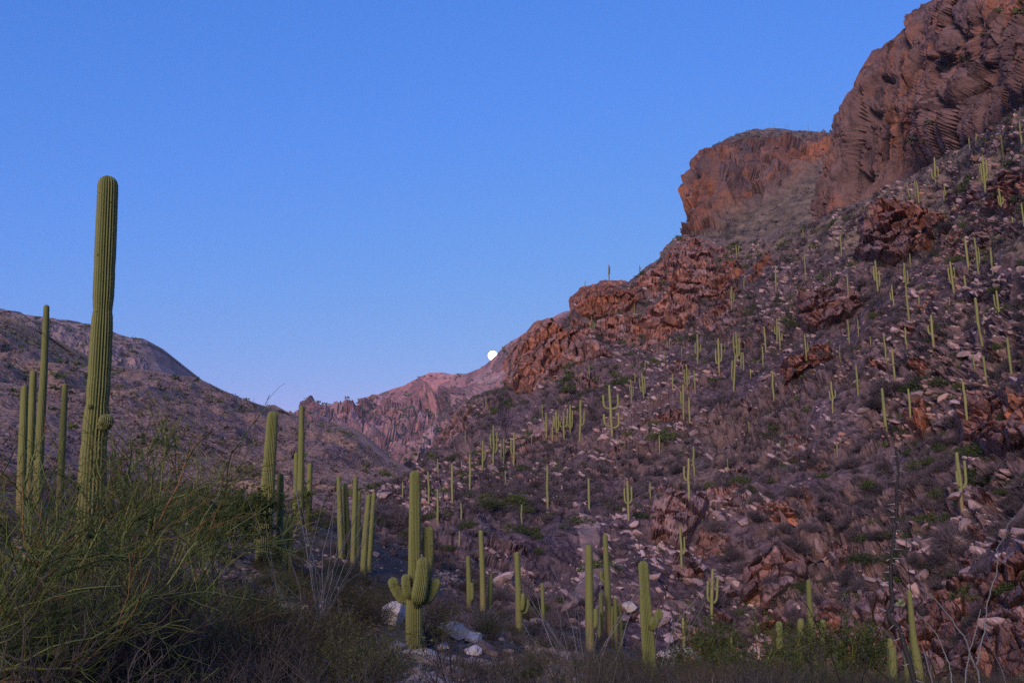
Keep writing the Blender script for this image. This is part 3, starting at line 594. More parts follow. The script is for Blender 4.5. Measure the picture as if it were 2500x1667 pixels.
# ------------------------------------------------------------------ saguaros
def resample(poly, k):
    p = np.array(poly, float); d = np.concatenate([[0], np.cumsum(np.linalg.norm(np.diff(p[:, :3], axis=0), axis=1))])
    t = np.linspace(0, d[-1], k); return np.stack([np.interp(t, d, p[:, c]) for c in range(p.shape[1])], -1), d[-1]
def column(pts, ribs, spr, rings, depth, bark=0.0, neck=1.0, rnd=0.5, twist=0.0):
    """pts: (n,4) centre + radius, bottom to top; a ribbed column with a domed tip"""
    q, L = resample(pts, 64)
    sm = np.ones(9) / 9
    for c in range(4):
        q[4:-4, c] = np.convolve(q[:, c], sm, 'valid')
    rt = q[-1, 3]; s = np.concatenate([np.linspace(0, L - rt, rings), L - rt + rt * np.sin(np.linspace(0.25, 1.0, 6) * math.pi / 2)])
    sl = np.linspace(0, L, 64); C = np.stack([np.interp(s, sl, q[:, c]) for c in range(4)], -1)
    r = C[:, 3].copy(); r[rings:] *= np.sqrt(np.clip(1 - ((s[rings:] - (L - rt)) / rt) ** 2, 0.0004, 1))
    for _k in range(int(L / 1.3)):
        r *= 1 - rng.uniform(0.01, 0.075) * np.exp(-((s - rng.uniform(0.1, 0.95) * L) / (0.10 + 0.25 * rt)) ** 2)
    if neck < 1: r *= neck + (1 - neck) * sstep(s, 0, 2.2 * rt)
    P = C[:, :3]; T = np.gradient(P, axis=0); T /= np.linalg.norm(T, axis=1, keepdims=True) + 1e-9
    b = np.array([0.0, 1.0, 0.0]); x = np.cross(b, T); x /= np.linalg.norm(x, axis=1, keepdims=True) + 1e-9; y = np.cross(T, x)
    m = ribs * spr; a = np.arange(m) / m * 2 * math.pi
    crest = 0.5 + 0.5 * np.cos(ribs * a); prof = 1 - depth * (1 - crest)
    V = P[:, None] + r[:, None, None] * prof[None, :, None] * (np.cos(a + twist)[None, :, None] * x[:, None] + np.sin(a + twist)[None, :, None] * y[:, None])
    n = len(s); idx = np.arange(n * m).reshape(n, m); rr_ = np.roll(idx, -1, 1)
    F = np.stack([idx[:-1], rr_[:-1], rr_[1:], idx[1:]], -1).reshape(-1, 4)
    h = s / L
    bk = bark * sstep(h, 0.5, 0.05)
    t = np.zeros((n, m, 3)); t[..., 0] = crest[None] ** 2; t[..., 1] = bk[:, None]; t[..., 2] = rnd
    return V.reshape(-1, 3), F, t.reshape(-1, 3), (P, r, x, y, prof, a + twist, s)
def spines(info, ribs, spr, gap, size):
    P, r, x, y, prof, a, s = info; L = s[-1]; k = int(L / gap); A = a[::spr][:ribs]
    S = np.linspace(0.05, L * 0.999, k); tri = []
    ss, aa = np.meshgrid(S, A); ss = (ss + rng.uniform(-gap, gap, ss.shape) * 0.4).ravel().clip(0, L); aa = aa.ravel()
    ci = lambda c: np.interp(ss, s, c)
    C = np.stack([ci(P[:, i]) for i in range(3)], -1); X = np.stack([ci(x[:, i]) for i in range(3)], -1); Yv = np.stack([ci(y[:, i]) for i in range(3)], -1)
    o = np.cos(aa)[:, None] * X + np.sin(aa)[:, None] * Yv; B = C + o * ci(r)[:, None]
    V = []
    for _ in range(2):
        d = o + rng.normal(0, 0.65, o.shape); d /= np.linalg.norm(d, axis=1, keepdims=True)
        w = np.cross(d, rng.normal(0, 1, d.shape)); w /= np.linalg.norm(w, axis=1, keepdims=True) + 1e-9
        ln = size * rng.uniform(0.6, 1.2, (len(d), 1))
        V.append(np.stack([B - w * size * 0.09, B + w * size * 0.09, B + d * ln], 1))
    V = np.concatenate(V); return V.reshape(-1, 3), np.arange(len(V) * 3).reshape(-1, 3)
def arm_pts(S, frac, side, out, top, r, yoff):
    """S: stem pts (n,4). An arm that leaves the stem at frac, bows out and turns upwards"""
    q, L = resample(S, 40); i = int(frac * 39); p0 = q[i, :3]; up = q[-1, :3] - q[0, :3]; up /= np.linalg.norm(up)
    o = np.array([side, yoff, 0.0]); o = o / np.linalg.norm(o); h = (top - frac) * L
    prof = [(0.0, 0.0), (0.55, 0.02), (0.9, 0.12), (1.0, 0.3), (1.03, 0.6), (1.02, 1.0)]
    return np.array([np.append(p0 + o * out * a + up * (max(h, out * 0.9)) * b, r * (0.85 if a < 0.5 else 1.0)) for a, b in prof])
def saguaro(label, group, stem, arms=(), near=False, bark=0.0, mat=None, cat='cactus', ribs=None, spr=None, spine=0.0):
    stem = np.array(stem, float); base = stem[0, :3].copy(); root = empty('saguaro', base); tag(root, label, cat, group)
    fine_ = near and spine > 0; ribs = ribs or (22 if fine_ else 16 if near else 8); spr = spr or (4 if fine_ else 2); rings = 56 if fine_ else 26 if near else 11
    mat = mat or (M['saguaro'] if near else M['saguaro_far']); rnd = rng.random()
    def build(nm, pts, nk, bk):
        V, F, t, info = column(pts, ribs, spr, rings if nm == 'stem' else max(10, rings // 2), 0.30 if near else 0.2, bk, nk, rnd, rng.uniform(0, 1))
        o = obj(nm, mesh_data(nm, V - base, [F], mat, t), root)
        if spine:
            SV, SF = spines(info, ribs, spr, 0.085, spine)
            obj('spines', mesh_data('spines', SV - base, [SF], M['spine'], np.full((len(SV), 3), rnd), False), o)['kind'] = 'stuff'
    build('stem', stem, 1.0, bark)
    for a in arms: build('arm', np.array(a, float), 0.62, 0.0)
    return root
SAG = []
HILL_LAB = {'n': ('armless saguaro column standing on the rocky hillside', 'armless saguaros on the hillside'),
            'L': ('saguaro with a single side arm on the rocky hillside', 'one-armed saguaros on the hillside'),
            'B': ('saguaro with a pair of raised arms on the rocky hillside', 'two-armed saguaros on the hillside'),
            'M': ('saguaro with a crowd of arms on the rocky hillside', 'many-armed saguaros on the hillside'),
            'C': ('short saguaro ringed by stubby stems on the hillside', 'clustered short saguaros on the hillside')}
HILL_LAB['R'] = HILL_LAB['L']
def far_saguaro(ub, vb, ut, vt, code, label=None, depth=None, mat=None):
    if depth is None:
        h, _ = hit(ub, vb)
        if h is None or h.y > 1200: return None
        Y = h.y
    else:
        Y = depth; v0 = vb - 22
        while v0 < vb + 40:
            h, _ = hit(ub, v0)
            if h is not None and h.y < 1200: break
            v0 += 0.7
        if h is not None and h.y < 1200: Y = h.y + 0.4; vt += v0 - vb + 1; vb = v0 + 1.5
    b = pt(ub, vb, Y); t = pt(ut, vt, Y); H = np.linalg.norm(t - b); SAG.append((ub, vb, Y))
    if depth is None: b = b - (t - b) / H * 0.4
    r = float(np.clip(0.026 * H + 0.045, 0.10, 0.28)) * rng.uniform(0.9, 1.15)
    md = (b + t) / 2 + np.array([rng.normal(0, 0.015), 0, 0]) * H
    st = [np.append(b, r * 0.85), np.append(b * 0.7 + t * 0.3, r), np.append(md, r * 1.05), np.append(b * 0.25 + t * 0.75, r * 1.0), np.append(t, r * 0.8)]
    arms = []
    def ar(side, lo=0.3, hi=0.5): arms.append(arm_pts(np.array(st), rng.uniform(lo, hi), side, r * rng.uniform(2.3, 3.2), rng.uniform(0.68, 0.9), r * 0.72, rng.normal(0, 0.5)))
    if code in 'LB': ar(-1)
    if code in 'RB': ar(1)
    if code == 'M':
        for k in range(5): ar(-1 if k % 2 else 1, 0.22, 0.5)
    if code == 'X':
        for sd, f, o_, tp in ((-1, 0.55, 4.4, 0.82), (1, 0.55, 5.2, 0.84), (-1, 0.22, 4.6, 0.46), (1, 0.2, 5.0, 0.5)):
            arms.append(arm_pts(np.array(st), f, sd, r * o_, tp, r * 0.75, 0.25 * sd))
    if code == 'C':
        for k in range(3):
            x = b + np.array([rng.normal(0, 0.8), rng.normal(0, 0.5), -0.2]); hh = H * rng.uniform(0.5, 0.8)
            arms.append([np.append(x, r), np.append(x + [0.02, 0, hh * 0.5], r), np.append(x + [0.05, 0, hh], r * 0.85)])
    lab, grp = HILL_LAB.get(code, ('', ''))
    if label: lab, grp = label if isinstance(label, tuple) else (label, None)
    return saguaro(lab, grp, st, arms, bark=rng.choice([0, 0.3, 1.0], p=[0.45, 0.3, 0.25]), mat=mat)
TILES = [
 ((1000, 600, 2.851), [(1250, 920, 1248, 830, 'n'), (1193, 930, 1192, 885, 'n'), (1566, 480, 1565, 415, 'n'), (1268, 560, 1266, 490, 'C'), (1185, 1350, 1190, 1070, 'R'), (1118, 1310, 1118, 1105, 'M'), (1075, 1350, 1073, 1155, 'B'),
   (1023, 1330, 1020, 1145, 'M'), (997, 1360, 995, 1245, 'n'), (952, 1325, 950, 1160, 'L'), (925, 1200, 923, 1100, 'n'), (725, 1520, 727, 1295, 'L'), (655, 1530, 655, 1340, 'R'), (638, 1480, 636, 1350, 'n'), (582, 1530, 583, 1250, 'B'),
   (508, 1550, 510, 1355, 'R'), (388, 1368, 388, 1290, 'n'), (195, 1560, 195, 1480, 'n'), (850, 1380, 852, 1310, 'n'), (533, 1130, 532, 1050, 'n'), (1630, 1060, 1617, 885, 'M'), (1545, 1090, 1540, 930, 'B'), (1570, 950, 1569, 885, 'n'), (1640, 865, 1640, 810, 'n')]),
 ((1600, 500, 3.92), [(778, 505, 772, 385, 'n'), (797, 460, 797, 400, 'n'), (1155, 820, 1150, 580, 'n'), (1437, 690, 1424, 475, 'n'), (1783, 485, 1768, 280, 'n'), (1845, 850, 1833, 660, 'n'), (848, 800, 848, 705, 'n'), (405, 1520, 402, 1235, 'B'),
   (612, 1628, 600, 1280, 'B'), (252, 1445, 254, 1350, 'n'), (665, 1435, 667, 1355, 'n'), (785, 1500, 770, 1210, 'M'), (1030, 1530, 1023, 1355, 'n'), (1058, 1400, 1040, 1160, 'n'), (1195, 1370, 1182, 1160, 'R'), (1165, 1310, 1163, 1085, 'L'),
   (1447, 1470, 1427, 1240, 'R'), (1855, 1310, 1840, 1100, 'n'), (1945, 1250, 1935, 1095, 'n'), (1770, 1490, 1762, 1360, 'n'), (845, 1580, 838, 1410, 'n'), (820, 1560, 822, 1410, 'n'), (750, 1770, 765, 1440, 'L'), (120, 1365, 120, 1305, 'n'),
   (138, 1365, 135, 1290, 'n'), (1415, 310, 1412, 230, 'n'), (84, 1495, 83, 1400, 'n'), (912, 1652, 910, 1567, 'n'), (1680, 700, 1675, 640, 'C')]),
 ((2000, 300, 3.484), [(1345, 235, 1333, 90, 'B'), (1283, 240, 1272, 130, 'n'), (1570, 310, 1545, 110, 'R'), (1722, 175, 1702, -10, 'R'), (1412, 570, 1388, 280, 'M'), (768, 640, 745, 505, 'n'), (830, 680, 812, 500, 'R'),
   (848, 680, 828, 500, 'n'), (1077, 640, 1060, 520, 'C'), (1555, 760, 1525, 555, 'B'), (430, 850, 422, 750, 'n'), (1740, 860, 1718, 680, 'n'), (1660, 975, 1640, 800, 'n'), (1270, 1240, 1240, 985, 'n'), (1355, 1285, 1320, 975, 'R'), (1480, 1295, 1455, 1060, 'n'),
   (1080, 1020, 1078, 970, 'n'), (1122, 1020, 1118, 965, 'n'), (775, 1210, 770, 1110, 'n'), (500, 1440, 475, 1170, 'M'), (740, 1430, 720, 1190, 'B'), (635, 1550, 615, 1380, 'L'), (764, 1670, 740, 1440, 'n'), (1145, 1440, 1112, 1180, 'B'),
   (1260, 1520, 1232, 1295, 'n'), (1533, 1642, 1505, 1425, 'L'), (1386, 1878, 1325, 1485, 'n'), (1405, 1772, 1398, 1627, 'n'), (1150, 760, 1145, 680, 'n'), (1108, 1540, 1105, 1480, 'n'), (850, 1540, 847, 1470, 'n')]),
 ((2000, 750, 3.484), [(440, 340, 432, 245, 'n'), (570, 460, 548, 235, 'n'), (642, 590, 617, 345, 'n'), (745, 335, 730, 170, 'n'), (975, 350, 950, 65, 'L'), (780, 550, 772, 475, 'n'), (1033, 590, 1030, 500, 'n'), (1322, 525, 1305, 400, 'n'), (1425, 660, 1395, 420, 'n'),
   (1635, 570, 1598, 260, 'n'), (332, 745, 312, 495, 'n'), (115, 890, 100, 630, 'B'), (775, 915, 757, 690, 'n'), (1255, 930, 1220, 630, 'n'), (155, 1250, 150, 1155, 'n')]),
 ((1600, 850, 3.92), [(168, 400, 163, 245, 'n'), (310, 430, 296, 150, 'B'), (382, 425, 370, 210, 'n'), (270, 680, 265, 345, 'L'), (330, 710, 322, 470, 'n'), (40, 1010, 38, 830, 'n'), (375, 1215, 365, 940, 'n'), (695, 1170, 690, 1050, 'n'), (450, 1635, 447, 1490, 'n'), (897, 780, 893, 700, 'n'), (1135, 490, 1120, 215, 'n')]),
 ((600, 850, 2.851), [(1275, 1080, 1268, 855, 'n'), (1438, 1085, 1436, 800, 'n'), (1336, 1220, 1336, 980, 'n'), (1560, 980, 1560, 735, 'n'), (1093, 1040, 1093, 930, 'n'), (1500, 1190, 1498, 1075, 'n'), (1808, 930, 1806, 850, 'n'), (1922, 1220, 1921, 1085, 'n'), (1488, 1370, 1488, 1270, 'n'), (1340, 880, 1338, 800, 'n'), (1503, 840, 1502, 780, 'n')]),
 ((1300, 1150, 3.033), [(113, 275, 110, -45, 'n'), (712, 360, 703, 70, 'B'), (420, 280, 415, 50, 'n'), (1105, 710, 1092, 400, 'R'), (930, 610, 925, 545, 'n'), (1128, 1400, 1115, 1080, 'n'), (1475, 1340, 1470, 1200, 'n')]),
]
for (ox, oy, sc), lst in TILES:
    for xb, yb, xt, yt, code in lst:
        far_saguaro(ox + xb / sc, oy + yb / sc, ox + xt / sc, oy + yt / sc, code)
far_saguaro(1000 + 1410 / 2.851, 600 + 1318 / 2.851, 1000 + 1389 / 2.851, 600 + 968 / 2.851, 'X', 'candelabra saguaro with two tiers of upcurved arms on the hillside')
far_saguaro(1600 + 730 / 3.92, 500 + 1000 / 3.92, 1600 + 730 / 3.92, 500 + 780 / 3.92, 'B', 'saguaro with wide raised arms in front of the rounded orange outcrop')
far_saguaro(2000 + 1000 / 3.484, 300 + 590 / 3.484, 2000 + 978 / 3.484, 300 + 295 / 3.484, 'B', 'brown-barked saguaro with two low arms at the foot of the big cliff')
far_saguaro(2000 + 578 / 3.484, 750 + 1150 / 3.484, 2000 + 533 / 3.484, 750 + 685 / 3.484, 'n', 'very tall thin saguaro with bare brown lower trunk above the thorny cane')
far_saguaro(2349, 1244, 2335, 1103, 'B', 'pitchfork saguaro with an arm on each side below the stacked orange ledges')
far_saguaro(1600 + 322 / 3.92, 850 + 1420 / 3.92, 1600 + 318 / 3.92, 850 + 1050 / 3.92, 'L', 'brown-trunked saguaro with one long arm beside a dark green bush')
far_saguaro(1588, 1216, 1587, 1176, 'n', 'short orange-brown dead saguaro stump on the hillside')
far_saguaro(1737, 1506, 1740, 1387, 'B', 'dying saguaro with a drooping side arm below the thin orange ledge')
for ub, vb, ut, vt, code, lab, dep in ((1487, 694, 1486.5, 658, 'R', 'lone one-armed saguaro coloured dark as if backlit on top of the red skyline cliff', 327), (1562, 669, 1561.5, 654, 'R', 'small saguaro coloured dark as if backlit on the skyline notch above the red cliff', 345), (1428.6, 719, 1428.3, 707, 'n', 'tiny saguaro coloured dark as if backlit on the outer lip of the red skyline cliff', 319)):
    far_saguaro(ub, vb + 4, ut, vt, code, lab, dep, M['saguaro'])  # darker skin colour stands in for the shade of these backlit skyline saguaros
for ub, vb, vt in ((1890, 316, 306), (1917, 317, 307), (1997, 324, 315), (2012, 325, 316), (1923, 336, 323), (1973, 338, 326)):
    far_saguaro(ub, vb + 3, ub, vt, 'n', ('tiny distant saguaro on the flat mesa top', 'saguaros on the mesa top'), 790 if vb < 330 else 740)

def near_saguaro(label, group, poly, hw, Y, arms=(), D=1.0, bark=0.8, spine=0.0, near=True, ribs=None):
    """poly in photo pixels (bottom to top) times D, half widths likewise; arms: (poly, half widths, depth offset)"""
    px = Y / FPX
    def mk(p, w, Yo):
        p = np.array(p, float) * D; w = np.interp(np.linspace(0, 1, len(p)), np.linspace(0, 1, len(np.atleast_1d(w))), np.atleast_1d(np.array(w, float))) * D
        Yo = np.interp(np.linspace(0, 1, len(p)), np.linspace(0, 1, len(np.atleast_1d(Yo))), np.atleast_1d(Yo))
        return np.concatenate([pix(p[:, 0], p[:, 1], Yo), (w * px)[:, None]], 1)
    st = mk(poly, hw, Y); g = float(ground_z(np.array([st[0, 0]]), np.array([st[0, 1]]))[0]) - 0.15
    if st[0, 2] > g:
        add = st[0].copy(); add[2] = g; st = np.vstack([add, st])
    return saguaro(label, group, st, [mk(p, w, Y + np.array(dy)) for p, w, dy in arms], near, bark, M['saguaro'], spine=spine, ribs=ribs)
near_saguaro('very tall armless saguaro with a round bud, rising above the green thicket', None,
    [(219, 1400), (222, 1250), (226, 1140), (231, 1060), (240, 960), (246, 850), (249, 790), (252, 740), (256, 640), (260, 540), (263, 480), (263.5, 430)], [35, 34, 32, 30, 28, 26, 26, 24, 26, 25, 25, 24], 25,
    [([(243, 1040), (256, 1036), (259, 1028), (259, 1010)], [15, 19, 19, 16], [-0.2, -0.33, -0.36, -0.36]), ([(222, 998), (219, 994), (218, 985)], [5, 7, 6], [-0.25, -0.3, -0.3])], bark=0.6, spine=0.035)
near_saguaro('green saguaro with a ring of five short arms beside pale boulders', None,
    [(951, 1494), (951, 1440), (951, 1390), (951, 1340), (952, 1260), (953, 1180), (953, 1120), (953, 1080)], [18.5, 19, 19.5, 15, 14, 13.5, 12.5, 11.5], 26.5,
    [([(958, 1388), (972, 1375), (977, 1340), (983, 1290), (984, 1250), (984, 1208)], [9, 13, 13, 13, 13, 12], [0.1, 0.35, 0.42, 0.42, 0.42, 0.42]),
     ([(955, 1392), (961, 1372), (966, 1345), (970, 1310), (972, 1279)], [11, 17, 17, 14.5, 13], [-0.15, -0.34, -0.38, -0.38, -0.38]),
     ([(962, 1384), (980, 1376), (992, 1360), (1000, 1343), (1004, 1327)], [10, 12.5, 12.5, 12, 11], [0, 0.02, 0.05, 0.06, 0.06]),
     ([(942, 1382), (924, 1374), (912, 1358), (904, 1340), (900, 1325)], [10, 12.5, 12.5, 12, 11], [0, 0, -0.03, -0.05, -0.05]),
     ([(947, 1376), (937, 1362), (933, 1345), (932, 1318)], [8, 11, 11, 10.5], [-0.12, -0.26, -0.3, -0.3])], D=K, bark=0.2, spine=0.03)
near_saguaro('slender tall saguaro leaning at the head of a cluster behind the thicket', None, [(83, 1190), (92, 1000), (101, 850), (107, 700)], [12, 10, 8.5, 6.5], 45, D=K, bark=0.8)
LC = ('saguaro column clustered behind the green thicket', 'saguaros clustered behind the thicket')
for p, w, Y in (([(64, 1190), (71, 1000), (77, 850)], [9, 9, 7.5], 46), ([(46, 1195), (52, 1020), (57, 884)], [10, 10, 8], 42), ([(135, 1190), (143, 1020), (150, 880)], [8, 8, 6.5], 48), ([(88, 1150), (91, 1042)], [5, 5], 44)):
    near_saguaro(*LC, p, w, Y, D=K)
near_saguaro('stout single saguaro column standing left of a dead ocotillo', None, [(604, 1310), (608, 1220), (614, 1130), (621, 1030), (627, 944)], [20, 18, 16, 14, 12], 52, D=K, spine=0.04, bark=0.2)
near_saguaro('thin saguaro pressed close beside the stout column', None, [(640, 1290), (643, 1180), (644, 1086)], [9, 8.5, 7.5], 53.5, D=K, bark=0.8)
near_saguaro('slim tall saguaro poking above the far hill skyline', None, [(689, 1250), (690, 1150), (692, 1040), (693, 931)], [9, 8.5, 7.5, 6], 80, D=K, bark=0.9)
near_saguaro('dark saguaro column touching the slim tall saguaro', None, [(676, 1245), (679, 1140), (681, 1039)], [6.5, 6.5, 5.5], 82, D=K)
near_saguaro('lone straight saguaro between two saguaro clusters', None, [(707, 1250), (710, 1150), (712, 1062)], [7, 7, 6], 78, D=K, bark=0.7)
for p, w in (([(656, 1280), (658, 1186)], [5.5, 5]), ([(667, 1275), (668, 1179)], [5.5, 5])):
    near_saguaro('short young grey-green saguaro at the foot of the stout column', 'young saguaros by the stout column', p, w, 50, D=K)
CL = ('saguaro column in the tight cluster behind the ocotillo canes', 'clustered saguaros behind the ocotillo canes')
for p, w, Y, bk in (([(784, 1290), (781, 1190), (778, 1092)], [7, 6.5, 5.5], 72, 0.2), ([(798, 1290), (796, 1200), (792, 1109)], [7.5, 7.5, 6], 73, 1.0), ([(811, 1290), (814, 1190), (817, 1094)], [7, 6.5, 5.5], 71, 0.4), ([(835, 1300), (840, 1220), (848, 1134)], [8, 7.5, 6], 70, 0.2), ([(849, 1290), (854, 1210), (859, 1131)], [6.5, 6.5, 5.5], 72, 0.4), ([(823, 1270), (826, 1127)], [4.5, 4], 75, 0.2)):
    near_saguaro(*CL, p, w, Y, D=K, bark=bk)
near_saguaro('tall plain saguaro among scree near a shorter companion', None, [(1180, 1500), (1178, 1400), (1174, 1293)], [8, 7, 6], 62)
near_saguaro('grey-green saguaro with a low side stem among scree', None, [(1146, 1478), (1145, 1420), (1143, 1356)], [7, 6.5, 5.5], 66, [([(1148, 1470), (1153, 1460), (1153, 1440), (1152, 1421)], [4, 5, 5, 4.5], [0, -0.2, -0.2, -0.2])])
near_saguaro('short dark saguaro beside the tall plain saguaro in scree', None, [(1194, 1488), (1197, 1440), (1199, 1399)], [6.5, 6, 5], 63)
near_saguaro('saguaro with two small arms low on its side above ocotillo wands', None, [(1268, 1540), (1266, 1450), (1262, 1346)], [10, 8, 7], 52, [([(1268, 1492), (1275, 1486), (1277, 1470), (1277, 1447)], [4, 6.5, 6.5, 5.5], [0, -0.2, -0.25, -0.25]), ([(1270, 1496), (1284, 1492), (1288, 1478), (1288, 1460)], [4, 5.5, 5.5, 5], [0, 0, 0, 0])])
near_saguaro('small thin saguaro standing alone near the ocotillo wands', None, [(1326, 1490), (1324, 1422)], [5, 4.5], 66)
near_saguaro('pale green saguaro with one low arm in front of the pink slab', None, [(1441, 1570), (1439, 1470), (1437, 1328)], [12, 11, 9], 52, [([(1444, 1536), (1453, 1528), (1455, 1510), (1454, 1484)], [5, 7, 7, 6], [0, -0.05, -0.05, -0.05])])
near_saguaro('tall brown-barked saguaro with a small bud, rising from a cluster', None, [(1487, 1545), (1483, 1430), (1477, 1303)], [9, 8, 6], 58, [([(1480, 1425), (1471, 1418), (1468, 1408), (1468, 1392)], [3.5, 5, 5, 4.5], [0, 0, 0, 0])], bark=1.6)
for p, w in (([(1468, 1540), (1467, 1444)], [6, 5.5]), ([(1464, 1555), (1463, 1493)], [4.5, 4]), ([(1482, 1560), (1480, 1480)], [5, 4.5]), ([(1504, 1550), (1502, 1457)], [5, 4.5]), ([(1516, 1545), (1513, 1473)], [5, 4.5]), ([(1494, 1540), (1495, 1480)], [4, 4])):
    near_saguaro('young saguaro stem crowding round the brown-barked saguaro', 'young saguaros round the brown-barked saguaro', p, w, 57.5 + rng.uniform(-1, 1))
near_saguaro('bright green thick saguaro with two ball-like arms at mid height', None, [(1594, 1760), (1590, 1655), (1587, 1640), (1585, 1600), (1579, 1520), (1574, 1440), (1570, 1368)], [17, 17, 15, 17, 15, 13.5, 12], 28,
    [([(1583, 1532), (1594, 1528), (1598, 1518), (1598, 1504)], [7, 10.5, 10.5, 9.5], [-0.1, -0.25, -0.28, -0.28]), ([(1585, 1520), (1600, 1514), (1608, 1504), (1610, 1486)], [6, 9.5, 10, 9], [0.05, 0.1, 0.1, 0.1])], bark=0.1, spine=0.03)
near_saguaro('tapering saguaro half hidden in a green bush by the ravine', None, [(1986, 1660), (1983, 1560), (1976, 1470), (1974, 1413)], [9, 9, 7, 6], 36, bark=0.1)
for p, w in (([(1953, 1660), (1955, 1508)], [9, 8.5]), ([(2009, 1660), (2009, 1511)], [8, 7]), ([(1905, 1670), (1902, 1515)], [9, 8.5]), ([(2056, 1680), (2055, 1560)], [9, 8.5]), ([(2072, 1690), (2071, 1612)], [6, 5.5])):
    near_saguaro('stubby saguaro stem half hidden in the bush by the ravine', 'stubby saguaros in the bush by the ravine', p, w, 35.5 + rng.uniform(-0.5, 0.5), bark=0)
near_saguaro('slender saguaro crossing behind the thick thorny ocotillo cane', None, [(2252, 1740), (2244, 1640), (2230, 1560), (2219, 1438)], [14, 12, 8.5, 5.5], 30)
near_saguaro('round-topped saguaro before the red cliff, beside the thorny cane', None, [(2184, 1740), (2178, 1576)], [10.5, 9.5], 27, bark=0)
near_saguaro('saguaro tip peeking over the round-topped saguaro', None, [(2176, 1740), (2174, 1556)], [8.5, 7.5], 29, bark=0)
near_saguaro('low saguaro wedged behind the slender leaning one', None, [(2218, 1740), (2214, 1574)], [9, 8], 31, bark=0)

# ------------------------------------------------------------------ rocks
def rock_mesh(sub, seed, flat=1.0):
    r = np.random.default_rng(seed); V, F = ico(sub); V = V * (1 + 0.18 * fbm(V * 1.3 + seed * 7.1, 1.0, 3, seed))[:, None]
    for _ in range(11):
        n = r.normal(0, 1, 3); n /= np.linalg.norm(n); d = r.uniform(0.5, 0.85); k = V @ n - d
        V = V - np.clip(k, 0, None)[:, None] * n
    V = V * np.array([1.0, 0.8, 0.6 * flat]); V += 0.03 * fbm(V, 0.4, 3, seed + 5)[:, None] * V
    return V, F
def scatter(P, n, ymin=0, ymax=1e9):
    """area-weighted random points on a sheet grid (nv,nu,3)"""
    a = P[:-1, :-1]; e1 = P[:-1, 1:] - a; e2 = P[1:, :-1] - a; cr = np.cross(e1, e2); ar = np.linalg.norm(cr, axis=-1)
    ok = (a[..., 1] > ymin) & (a[..., 1] < ymax); pr = (ar * ok).ravel(); pr /= pr.sum()
    i = rng.choice(len(pr), n, p=pr); s, t = rng.random(n), rng.random(n)
    return a.reshape(-1, 3)[i] + s[:, None] * e1.reshape(-1, 3)[i] + t[:, None] * e2.reshape(-1, 3)[i], (cr / (ar[..., None] + 1e-9)).reshape(-1, 3)[i]
def visible(P, tol=2.5, lift=0.6):
    u, v, yc = proj(P); m = (u > -80) & (u < 2580) & (v > -60) & (v < 1730); out = np.zeros(len(P), bool); o = Vector((0, 0, CAMZ))
    for i in np.nonzero(m)[0]:
        d = Vector(P[i]) + Vector((0, 0, lift)) - o; L = d.length; r = BVH.ray_cast(o, d / L); out[i] = r[0] is None or r[3] > L - tol
    return out
def clear_of_saguaros(P, size):
    u, v, _ = proj(P); G = np.array(SAG); h = 1.15 * size * FPX / P[:, 1]
    return ~((np.abs(u[:, None] - G[None, :, 0]) < 5 + 0.9 * h[:, None]) & (P[:, 1, None] < G[None, :, 2] + 0.5) & (v[:, None] > G[None, :, 1] - 14) & ((v - h)[:, None] < G[None, :, 1] - 9)).any(1)
def sheet_grid(name, nu, nv): return SHEETS[name][0].reshape(-1, nu, 3)[:nv]
HG = sheet_grid('hillside', 490, 370)
def rotz(a):
    c, s_ = np.cos(a), np.sin(a); z = np.zeros_like(a); o = np.ones_like(a)
    return np.stack([np.stack([c, -s_, z], -1), np.stack([s_, c, z], -1), np.stack([z, z, o], -1)], -2)
def rand_rot(n):
    q = rng.normal(0, 1, (n, 4)); q /= np.linalg.norm(q, axis=1, keepdims=True); w, x, y, z = q.T
    return np.stack([np.stack([1 - 2 * (y * y + z * z), 2 * (x * y - z * w), 2 * (x * z + y * w)], -1), np.stack([2 * (x * y + z * w), 1 - 2 * (x * x + z * z), 2 * (y * z - x * w)], -1), np.stack([2 * (x * z - y * w), 2 * (y * z + x * w), 1 - 2 * (x * x + y * y)], -1)], -2)
def joined(name, templates, P, S, Rm, mat, label, cat, smooth=False, tint=None):
    mb = MB(); k = rng.integers(0, len(templates), len(P))
    for j, (V, F) in enumerate(templates):
        m = np.nonzero(k == j)[0]
        if not len(m): continue
        W = np.einsum('nij,vj->nvi', Rm[m], V) * S[m][:, None, None] + P[m][:, None]
        Fj = (F[None] + (np.arange(len(m)) * len(V))[:, None, None]).reshape(-1, F.shape[1])
        t = np.zeros((len(m), len(V), 3)); t[..., 0] = rng.random(len(m))[:, None]; t[..., 1] = (tint[m][:, None] if tint is not None else 0)
        mb.add(W.reshape(-1, 3), Fj, t.reshape(-1, 3))
    o = obj(name, mb.data(name, mat, smooth)); return tag(o, label, cat, kind='stuff')
bedR = np.array([[math.cos(R(25)), 0, math.sin(R(25))], [0, 1, 0], [-math.sin(R(25)), 0, math.cos(R(25))]])
def pebble(k):
    r = np.random.default_rng(k + 40); V, F = ico(1); return V * (0.65 + 0.6 * r.random((12, 1))) * np.array([r.uniform(0.9, 1.4), r.uniform(0.7, 1.0), r.uniform(0.4, 0.85)]), F
